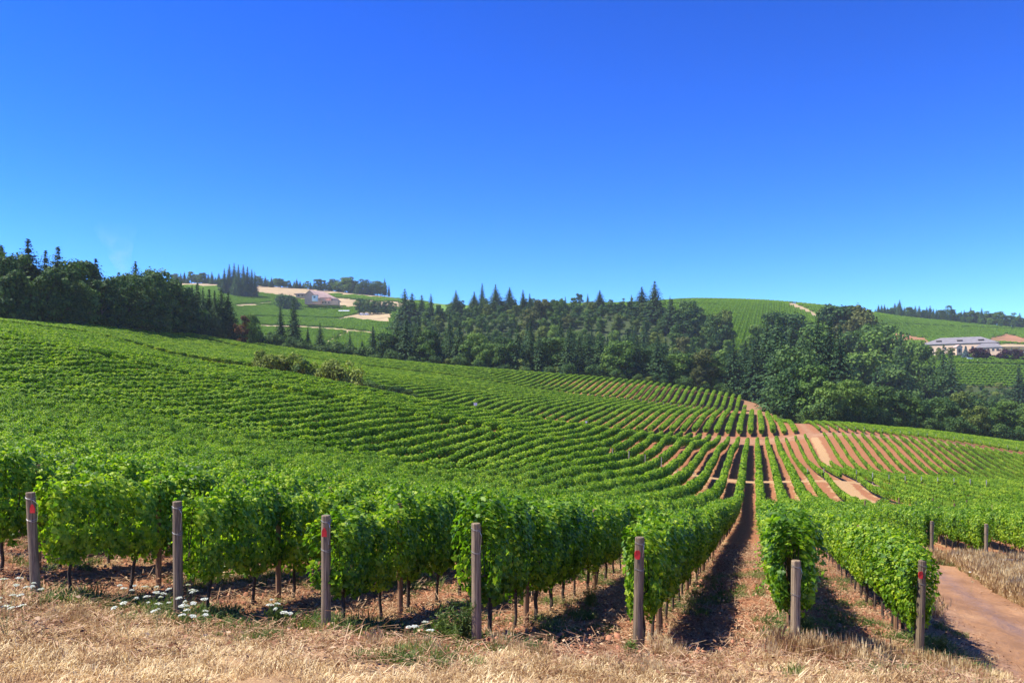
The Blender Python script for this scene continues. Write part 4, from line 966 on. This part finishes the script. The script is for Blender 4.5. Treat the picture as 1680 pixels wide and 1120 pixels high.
put(pts_in(9000, lambda x, y, z, q: infr(x, y) & (q['trackroad'] < .5) & (q['grass'] > .42) & (y > front(x, y)) & (RNG.random(len(x)) < .5), (-14, 16, 12, 40)), 0, 5, .6, 1.2)
put(pts_in(1300, lambda x, y, z, q: infr(x, y) & (q['trackroad'] < .5) & (y < front(x, y) - 1.0) & (vnoise(x * .7 + 9, y * .9) + .6 * vnoise(x * 2.9, y * 3.3) > .16), (-12, 9, 9.5, 15)), 1, 4, .35, .7)
for cx_, cy_, rr_, nn in ((4.15, 11.75, .45, 45), (4.6, 11.4, .4, 30), (6.6, 13.7, .6, 60), (7.2, 13.1, .6, 55), (5.8, 13.8, .45, 35), (2.3, 11.7, .2, 8), (6.2, 12.4, .6, 40)):
    x = cx_ + RNG.normal(0, rr_ * .5, nn); y = cy_ + RNG.normal(0, rr_ * .5, nn); put((x, y, gz(x, y)), 1, 4, .5, 1.0)
# verge right of the track and below the row ends
put(pts_in(26000, lambda x, y, z, q: infr(x, y) & (q['trackroad'] < .5) & (CX + F * x / y > 1500) & (x0_of(x, y) > 3.6) & (y > 17) & (y < 35.4) & (HOR - F * z / y < 1012), (8, 24, 17, 36)), 1, 4, .8, 1.6)
put(pts_in(2500, lambda x, y, z, q: infr(x, y) & (q['trackroad'] < .5) & (x0_of(x, y) > 3.6) & (y > 27) & (y < 35.6), (10, 24, 27, 36)), 2, 4, .8, 1.6)
gn_stuff('dry_grass', np.vstack(A), np.vstack(B_), np.vstack(C_), (np.concatenate(D1), np.concatenate(D2)), [TS, TT, TW], 'straw-coloured dry grass along the front of the vines and the track verge', 'grass')
A, B_, C_, D1, D2 = [], [], [], [], []
put(pts_in(9000, lambda x, y, z, q: infr(x, y) & (q['trackroad'] < .5) & (vnoise(x * .8 + 31, y * .8 + 5) + .5 * vnoise(x * 3.1, y * 3.1) > .14) & (y < 30), (-12, 12, 9.5, 30)), 0, 4, .5, 1.1)
for cx_, cy_, rr_, nn in ((-4.9, 12.6, .8, 60), (-6.5, 12.9, .7, 40), (-2.6, 12.6, .6, 45), (4.9, 13.6, .5, 70), (5.4, 15.5, .6, 60), (5.1, 12.6, .4, 30), (7.9, 14.9, .5, 40), (8.0, 16.3, .5, 40), (-.9, 12.5, .35, 40)):
    x = cx_ + RNG.normal(0, rr_ * .6, nn); y = cy_ + RNG.normal(0, rr_ * .5, nn); put((x, y, gz(x, y)), 0, 4, .7, 1.5)
gn_stuff('weeds', np.vstack(A), np.vstack(B_), np.vstack(C_), (np.concatenate(D1), np.concatenate(D2)), [TW], 'patches of low green weeds between the vines and dry grass', 'weeds')
A, B_, C_, D1, D2 = [], [], [], [], []
put(pts_in(6500, lambda x, y, z, q: infr(x, y) & (q['trackroad'] < .5) & (y < 40), (-13, 16, 9, 40)), 0, 4, .8, 1.6)
gn_stuff('plant_litter', np.vstack(A), np.vstack(B_), np.vstack(C_), (np.concatenate(D1), np.concatenate(D2)), [LT], 'dead leaves and twigs strewn over the red soil', 'litter')
A, B_, C_, D1, D2 = [], [], [], [], []
put(pts_in(5200, lambda x, y, z, q: infr(x, y) & (y < 40) & (q['grass'] < .5) & ((q['trackroad'] < .5) | (RNG.random(len(x)) < .25)), (-13, 18, 10, 40)), 0, 4, .6, 1.5)
gn_stuff('soil_rubble', np.vstack(A), np.vstack(B_), np.vstack(C_), (np.concatenate(D1), np.concatenate(D2)), [CL], 'loose red clods lying on the bare soil', 'soil')

# single weeds that stand out
def weed_plant(name, X, Y, h, label, mat='weed', n=26):
    z = gzf(X, Y) + float(rnoise(np.array([X]), np.array([Y]))[0]); t = empty(name, (X, Y, z), rng.random() * 6); tag(t, label, 'weed')
    rg = random.Random(sum(ord(q_) * (i_ + 1) for i_, q_ in enumerate(label)) & 0xffff); m = MB(); pos = []; nr = []
    for i in range(n):
        a = rg.random() * 6.28; l = h * rg.uniform(.5, 1.05); sp = h * rg.uniform(.08, .42)
        pts = [(0.03 * math.cos(a), .03 * math.sin(a), -.02), (sp * .5 * math.cos(a), sp * .5 * math.sin(a), l * .55), (sp * math.cos(a), sp * math.sin(a), l)]
        m.tube(pts, [.005, .004, .002], 4, False)
        for k in range(14):
            q = rg.uniform(.15, 1); pos.append((sp * q * math.cos(a) + rg.gauss(0, .03), sp * q * math.sin(a) + rg.gauss(0, .03), l * q + rg.gauss(0, .02))); nr.append((rg.gauss(0, 1), rg.gauss(0, 1), .8))
    m.build('stem', M[mat], t); LVn = L_V * [1, .35, 1]
    V, Fc = scatter(LVn, L_F, np.array(pos), np.array(nr), np.random.default_rng(3).uniform(.05, .10, len(pos)), None, np.random.default_rng(5))
    link('leaves', mesh_np('leaves', V, Fc, M[mat]), t)
weed_plant('weed_plant', -.72, 12.15, .62, 'tall feathery green weed at the foot of the middle end post', n=34)
weed_plant('weed_plant', -1.05, 12.5, .5, 'grey-green weed left of the middle end post')
weed_plant('weed_plant', 1.72, 11.9, .28, 'small yellow-green weed before the fifth end post')
weed_plant('weed_plant', 5.0, 13.9, .55, 'shaded green weed in the lane right of the short post', n=40)
weed_plant('weed_plant', 1.62, 17.2, .5, 'green weed beneath the vines far behind the middle post')
weed_plant('weed_plant', 7.95, 15.2, .4, 'weed in the shadow beside the dirt track')
weed_plant('weed_plant', -3.6, 12.6, .42, 'green weed tuft between the second and third posts')
# white umbels
def flower_meshes(seed):
    rg = np.random.default_rng(seed); m = MB(); h = .45
    m.tube([(0, 0, -.02), (.015, .01, h * .5), (.0, .0, h)], [.004, .003, .003], 4)
    for k in range(6): a = k * 1.05; m.tube([(0, 0, h * .93), (.03 * math.cos(a), .03 * math.sin(a), h)], .0018, 3)
    for k in range(3): a = rg.random() * 6.28; m.tube([(0, 0, h * (.2 + .2 * k)), (.08 * math.cos(a), .08 * math.sin(a), h * (.3 + .2 * k))], .0025, 3)
    st = m.mesh('flower_stem', M['weed'])
    n = 70; r = .062 * np.sqrt(rg.random(n)); a = rg.random(n) * 6.28
    pos = np.stack([r * np.cos(a), r * np.sin(a), h + .012 - r * r * 3 + rg.normal(0, .003, n)], -1)
    V, Fc = scatter(Q_V, Q_F, pos, rg.normal(0, .25, (n, 3)) + [0, 0, 1], rg.uniform(.014, .024, n), None, rg)
    return st, mesh_np('flower_head', V, Fc, M['petal'])
FLW = [flower_meshes(1000 + i) for i in range(4)]
fl = []
def fpatch(c0, c1, y0, y1, n, where):
    for i in range(n):
        c = rng.uniform(c0, c1); yy = rng.uniform(y0, y1)
        # find the distance at which the flower head shows at that level
        Yd = 9.5
        while Yd < 60:
            if HOR - F * (gzf(at(c, Yd), Yd) + .42) / Yd < yy: break
            Yd += .1
        fl.append((c, at(c, Yd), Yd, where))
fpatch(0, 58, 950, 1003, 15, 'at the far left before the leftmost post'); fpatch(65, 78, 965, 975, 2, 'at the foot of the leftmost post'); fpatch(178, 330, 962, 1005, 34, 'around the second post'); fpatch(300, 350, 985, 1012, 5, 'at the foot of the second post')
fpatch(438, 482, 990, 1013, 6, 'between the second and third posts'); fpatch(668, 712, 1018, 1032, 4, 'left of the middle post')
fpatch(1590, 1676, 917, 952, 16, 'on the verge right of the track')
fw = {}
for c, X, Y, w_ in fl: fw.setdefault(w_, []).append((c, X, Y))
for w_, L in fw.items():
    L.sort()
    for i, (c, X, Y) in enumerate(L):
        s = rng.uniform(.38, .75); t = empty('wildflower', (X, Y, gzf(X, Y)), rng.random() * 6, (s * 1.15, s * 1.15, rng.uniform(.8, 1.1)))
        t.rotation_euler.x = rng.uniform(-.15, .3); t.rotation_euler.y = rng.uniform(-.2, .2); k = rng.randrange(4)
        link('stem', FLW[k][0], t); link('flower_head', FLW[k][1], t)
        tag(t, 'white flat-topped wildflower %s, %s from the left there' % (w_, ordw(i + 1)), 'flower', 'white wildflowers in the dry grass')
# galvanised trough at the right edge
X, Y = at(1664, 33.0), 33.0; t = empty('metal_trough', (X, Y, gzf(X, Y)), -.1); tag(t, 'low grey metal trough lying in the dry grass at the right edge', 'trough')
m = MB(); L_ = 2.2
prof = [(-.35, .48), (-.30, .12), (.30, .12), (.35, .48), (.32, .48), (.27, .15), (-.27, .15), (-.32, .48)]
V = [(sx * L_ / 2, a, b) for sx in (-1, 1) for a, b in prof]; k = 8
m.add(V, [tuple(range(k)), tuple(reversed(range(k, 2 * k)))] + [(i, k + i, k + (i + 1) % k, (i + 1) % k) for i in range(k)])
m.box((-L_ / 2, 0, .3), (.03, .68, .36)); m.box((L_ / 2, 0, .3), (.03, .68, .36)); m.build('basin', M['steel'], t)
m = MB(); m.tube([(-L_ / 2, -.35, .49), (L_ / 2, -.35, .49)], .025, 8); m.tube([(-L_ / 2, .35, .49), (L_ / 2, .35, .49)], .025, 8); m.build('rim', M['steel'], t)
m = MB()
for sx in (-.8, .8): m.box((sx, 0, .05), (.12, .6, .16))
m.build('feet', M['trim'], t)

# ------------------------------------------------------------------ buildings
def hip(m, x0, x1, y0, y1, z, h, ov=.8, inset=None):
    inset = inset if inset is not None else (y1 - y0) / 2
    V = [(x0 - ov, y0 - ov, z), (x1 + ov, y0 - ov, z), (x1 + ov, y1 + ov, z), (x0 - ov, y1 + ov, z), (x0 + inset, (y0 + y1) / 2, z + h), (x1 - inset, (y0 + y1) / 2, z + h)]
    V += [(a, b, z - .35) for a, b, _ in V[:4]]
    m.add(V, [(0, 1, 5, 4), (1, 2, 5), (2, 3, 4, 5), (3, 0, 4), (6, 7, 1, 0), (7, 8, 2, 1), (8, 9, 3, 2), (9, 6, 0, 3), (9, 8, 7, 6)])
def gable(m, x0, x1, y0, y1, z, h, ov=.6, axis='x', h2=None):
    if axis == 'x': V = [(x0 - ov, y0 - ov, z), (x1 + ov, y0 - ov, z), (x1 + ov, y1 + ov, z), (x0 - ov, y1 + ov, z), (x0 - ov, (y0 + y1) / 2, z + h), (x1 + ov, (y0 + y1) / 2, z + (h2 or h))]
    else: V = [(x0 - ov, y0 - ov, z), (x1 + ov, y0 - ov, z), (x1 + ov, y1 + ov, z), (x0 - ov, y1 + ov, z), ((x0 + x1) / 2, y0 - ov, z + h), ((x0 + x1) / 2, y1 + ov, z + h)]
    V += [(a, b, c - .3) for a, b, c in V]
    if axis == 'x': Fc = [(0, 1, 5, 4), (2, 3, 4, 5), (6, 10, 11, 7), (8, 11, 10, 9), (0, 6, 7, 1), (2, 8, 9, 3), (0, 4, 10, 6), (4, 3, 9, 10), (1, 7, 11, 5), (5, 11, 8, 2)]
    else: Fc = [(0, 4, 5, 3), (4, 1, 2, 5), (6, 9, 11, 10), (10, 11, 8, 7), (0, 3, 9, 6), (1, 7, 8, 2), (0, 6, 10, 4), (4, 10, 7, 1), (3, 5, 11, 9), (5, 2, 8, 11)]
    m.add(V, Fc)
def win(t, x, y, z, w, h):
    m = MB(); m.box((x, y - .08, z), (w + .5, .14, h + .5)); f = m.build('window', M['trim'], t); m = MB(); m.box((x, y - .17, z), (w, .06, h)); m.build('pane', M['glass'], f)
YB = 770.0; zb = gzf(at(1572, 735), 735) - 1.0; xw = at(1518, YB); xe = at(1630, YB)
zb = (HOR - 581) * YB / F
t = empty('winery_building', ((xw + xe) / 2 + 3, YB + 6, zb), math.radians(-33)); tag(t, 'long tan winery building with a grey hipped roof on the right hill', 'building'); L2 = (xe - xw) / 2
m = MB(); m.box((0, 12, 3.6), (2 * L2, 24, 13.6)); m.build('wall', M['stucco'], t)
m = MB(); hip(m, -L2, L2, 0, 24, 10.6, 6.6, .5, 15); rf = m.build('roof', M['roof_grey'], t)
m = MB(); m.box((0, -.15, 10.0), (2 * L2 + .4, .3, .5)); m.build('cornice', M['trim'], t)
for sx in (-.5, .0, .5):
    m = MB(); xx = sx * L2 * 1.1; m.box((xx, 4.6, 13.4), (4.0, 2.2, .9)); m.box((xx, 4.4, 14.0), (4.8, 3.0, .3)); m.build('vent', M['trim'], rf)
for sx in np.linspace(-.9, .35, 8): win(t, sx * L2, 0, 6.2, 1.1, 2.2)
for sx in np.linspace(-.8, .2, 5):
    m = MB(); m.box((sx * L2 + 3, -.25, 3.0), (1.2, .5, 8.6)); m.build('buttress', M['stucco'], t)
t = empty('winery_annex', (at(1622, 750), 750, zb), math.radians(-33)); tag(t, 'lower tan annex with a grey roof joined before the right end of the winery', 'building')
m = MB(); m.box((0, 5, 1.6), (21, 10, 7.2)); m.build('wall', M['stucco'], t); m = MB(); hip(m, -10.5, 10.5, 0, 10, 5.3, 4.0, .5, 5.0); m.build('roof', M['roof_grey'], t)
for x in (-7, -3.5, 3.5, 7): win(t, x, 0, 3.0, 1.4, 1.6)
m = MB(); m.box((0, -.1, 1.5), (2.2, .2, 3.0)); m.build('door', M['trim'], t)
t = empty('winery_porch', (at(1574, 745), 745, zb)); tag(t, 'small pale gabled entrance in front of the winery wall', 'building')
m = MB(); m.box((0, 3, 1.5), (5, 6, 7)); m.add([(-2.5, 0, 5), (2.5, 0, 5), (0, 0, 7.1), (-2.5, .3, 5), (2.5, .3, 5), (0, .3, 7.1)], [(0, 1, 2), (5, 4, 3), (0, 2, 5, 3), (1, 4, 5, 2)]); m.build('wall', M['stucco'], t); m = MB(); gable(m, -2.5, 2.5, 0, 6, 5.05, 2.3, .5, 'y'); m.build('roof', M['roof_tan'], t)
m = MB(); m.box((0, -.1, 1.8), (2.0, .2, 3.2)); m.build('door', M['trim'], t)
t = empty('terrace_wall', (at(1655, 772), 772, zb)); tag(t, 'low pale terrace wall and pergola right of the winery', 'wall')
m = MB(); m.box((0, 1, 3.4), (30, .6, 6.0)); m.build('wall', M['stucco'], t)
m = MB(); [m.box((x, -3, 3.2), (.5, .5, 6.6)) for x in (-13, -6, 1, 8, 14)]; m.box((0, -3, 6.6), (29, .5, .4)); m.box((0, -1, 7.0), (29, 5, .2)); m.build('pergola', M['roof_tan'], t)
def vehicle(X, Y, z, rz, label, van=False, L=4.6, Hh=1.45):
    t = empty('parked_van' if van else 'parked_car', (X, Y, z), rz); tag(t, label, 'van' if van else 'car', 'vehicles parked by the far buildings')
    W_ = 1.9; m = MB()
    pr = [(-L / 2, .35), (L / 2, .35), (L / 2, .8), (L / 2 - .1, .95), (L * .24, 1.0), (L * .1, Hh), (-L * .32, Hh), (-L * .46, 1.0), (-L / 2, .9)] if not van else [(-L / 2, .35), (L / 2, .35), (L / 2, 1.0), (L * .38, 1.2), (L * .28, Hh), (-L / 2, Hh)]
    k = len(pr); V = [(a, s * W_ / 2, b) for s in (-1, 1) for a, b in pr]; m.add(V, [tuple(range(k)), tuple(reversed(range(k, 2 * k)))] + [(i, k + i, k + (i + 1) % k, (i + 1) % k) for i in range(k)]); m.build('body', M['white'], t)
    m = MB()
    for s in (-1, 1): m.box((-L * .1 if not van else L * .22, s * (W_ / 2 + .01), (Hh + .95) / 2), (L * (.34 if not van else .12), .03, (Hh - .95) * .7))
    m.build('window', M['glass'], t)
    for sx in (-.3, .3):
        for s in (-1, 1):
            m = MB(); m.tube([(sx * L, s * (W_ / 2 - .22), .34), (sx * L, s * (W_ / 2 + .02), .34)], .34, 12); m.build('wheel', M['tyre'], t)
zg = lambda c, Y: gzf(at(c, Y), Y)
vehicle(at(1592, 728), 728, zg(1592, 728) + .0, .1, 'white van parked before the winery, left of the purple tree', True, 6.5, 2.6)
vehicle(at(1557, 728), 728, zg(1557, 728), .05, 'white car parked before the left half of the winery wall')
vehicle(at(1607, 727), 727, zg(1607, 727), .1, 'white car parked under the larger purple tree'); vehicle(at(1640, 728), 728, zg(1640, 728), .1, 'white car parked right of the winery annex')
# salmon farmhouse on the left hill
YF = 1150.0; px = YF / F
def fz(y): return (HOR - y) * px
X0_, Z0_ = at(515, YF), fz(497)
t = empty('farmhouse', (X0_, YF, Z0_)); tag(t, 'large salmon-coloured farmhouse with a long sloping tan roof on the left hill', 'building')
def bx(m, c0, c1, ytop, ybot, dy, dep): m.box((((c0 + c1) / 2 - 515) * px, dy + dep / 2, (fz((ytop + ybot) / 2) - Z0_)), ((c1 - c0) * px, dep, (ybot - ytop) * px))
m = MB(); bx(m, 500, 521, 483, 499, 0, 18); bx(m, 519, 543, 488, 500, -3, 16); bx(m, 530, 556, 493.5, 501, -6, 12)
a = 5 * px
m.add([((500 - 515) * px, 0, fz(483) - Z0_), ((521 - 515) * px, 0, fz(483) - Z0_), ((508 - 515) * px, 0, fz(476.5) - Z0_), ((500 - 515) * px, 18, fz(483) - Z0_), ((521 - 515) * px, 18, fz(483) - Z0_), ((508 - 515) * px, 18, fz(476.5) - Z0_)], [(0, 1, 2), (5, 4, 3), (0, 2, 5, 3), (1, 4, 5, 2)])
m.build('wall', M['salmon'], t)
m = MB()
def slab(m, P4, th=.5): m.add(list(P4) + [(a, b, c - th) for a, b, c in P4], [(0, 1, 2, 3), (7, 6, 5, 4), (0, 4, 5, 1), (1, 5, 6, 2), (2, 6, 7, 3), (3, 7, 4, 0)])
q = lambda c, y, d: ((c - 515) * px, d, fz(y) - Z0_)
slab(m, [q(508, 476, -1), q(524, 489.5, -5), q(550, 487.5, 16), q(526, 475.5, 16)]); slab(m, [q(508, 476, -1), q(498, 484, -1), q(512, 484, 19), q(520, 475.5, 19)])
m.build('roof', M['roof_tan'], t)
m = MB(); slab(m, [q(529, 491, -4.5), q(532, 495, -8), q(558, 494, 8), q(552, 488.5, 10)]); m.build('lower_roof', M['roof_dark'], t)
m = MB(); m.box(q(507, 475.5, 8), (1.6, 1.6, 4)); m.build('chimney', M['salmon'], t)
for c in (514, 518): win(t, (c - 515) * px, 0, fz(491) - Z0_, 1.4, 2.0)
for c in (531, 536, 541): win(t, (c - 515) * px, -6, fz(497) - Z0_, 1.2, 1.6)
t = empty('garage', (at(493, YF), YF, fz(486))); tag(t, 'low outbuilding with a dark overhanging roof left of the farmhouse', 'building')
m = MB(); m.box((0, 4, .4), (13, 8, 4.8)); m.build('wall', M['salmon'], t); m = MB(); hip(m, -6.5, 6.5, 0, 8, 3, 2.2, 2.4, 4); m.build('roof', M['roof_dark'], t); win(t, -2.5, 0, 1.2, 2, 1.4); win(t, 2.5, 0, 1.2, 2, 1.4)
t = empty('pale_shed', (at(516, YF - 22), YF - 22, fz(492.5))); tag(t, 'small white-walled shed just below the farmhouse', 'building')
m = MB(); m.box((0, 3, 0), (7, 6, 8)); m.build('wall', M['white'], t); m = MB(); gable(m, -3.5, 3.5, 0, 6, 4.1, 1.3, .5, 'x'); m.build('roof', M['roof_dark'], t); win(t, 0, 0, 1.5, 2.2, 1.4)
zt = gzf(at(564, 1110), 1110); t = empty('white_canopy', (at(564, 1110), 1110, zt)); tag(t, 'long white canopy roof on the ground right of the farmhouse', 'canopy')
m = MB(); gable(m, -7, 7, 0, 7, 2.6, 1.2, .3, 'x'); m.build('cover', M['white'], t)
for x in (-6.8, 0, 6.8):
    for y in (.2, 6.8): m = MB(); m.tube([(x, y, -.5), (x, y, 2.4)], .12, 6); m.build('pole', M['post_grey'], t)
for c, lab in ((594, 'white van parked at the trees right of the farmhouse'), (602, 'second white van parked right of the farmhouse')): vehicle(at(c, 1080), 1080, gzf(at(c, 1080), 1080), .1, lab, True, 6.0, 2.8)

# ------------------------------------------------------------------ haze
m = MB(); zlo, zhi = float(ZZ.min()) - 3, 330.0
m.box((0, 1290, (zlo + zhi) / 2), (5700, 2680, zhi - zlo)); hm = bpy.data.materials.new('haze'); hm.use_nodes = True; t_ = hm.node_tree
t_.nodes.remove(t_.nodes['Principled BSDF']); pv = t_.nodes.new('ShaderNodeVolumePrincipled'); pv.inputs['Color'].default_value = (0.72, 0.85, 1.0, 1); pv.inputs['Density'].default_value = 0.00007
t_.links.new(pv.outputs[0], t_.nodes['Material Output'].inputs['Volume'])
hz = m.build('haze', hm); hz['kind'] = 'stuff'; hz['label'] = 'thin blue summer haze lying over the hills'; hz['category'] = 'haze'

# ------------------------------------------------------------------ thin smoke rising behind the left wood
Ys_ = 560.0; m = MB(); px_ = Ys_ / F
path = [(207, 470, 4), (206, 452, 9), (201, 435, 14), (196, 415, 20), (193, 395, 27), (190, 375, 34), (188, 362, 30)]
m.tube([(at(c, Ys_), Ys_, (HOR - y) * px_) for c, y, _ in path], [w * px_ for _, _, w in path], 14)
sm = bpy.data.materials.new('smoke'); sm.use_nodes = True; t_ = sm.node_tree; t_.nodes.remove(t_.nodes['Principled BSDF'])
pv = t_.nodes.new('ShaderNodeVolumePrincipled'); pv.inputs['Color'].default_value = (0.95, 0.9, 0.95, 1); tcs = t_.nodes.new('ShaderNodeTexCoord')
f_ = noise(t_, tcs.outputs['Object'], 0.07, 4, 0.65); f_ = ramp_f(t_, f_, 0.36, 0.78)
sg = t_.nodes.new('ShaderNodeSeparateXYZ'); t_.links.new(tcs.outputs['Generated'], sg.inputs[0]); f_ = mathn(t_, 'MULTIPLY', f_, ramp_f(t_, mathn(t_, 'SUBTRACT', 1.0, sg.outputs[2]), 0.02, 0.75))
t_.links.new(mathn(t_, 'MULTIPLY', f_, 0.03), pv.inputs['Density']); t_.links.new(pv.outputs[0], t_.nodes['Material Output'].inputs['Volume'])
import bmesh
sme = m.mesh('smoke', sm); bm_ = bmesh.new(); bm_.from_mesh(sme); bmesh.ops.recalc_face_normals(bm_, faces=bm_.faces); bm_.to_mesh(sme); bm_.free()
so_ = link('smoke', sme); so_['kind'] = 'stuff'; so_['label'] = 'faint pale smoke rising above the left wood'; so_['category'] = 'smoke'
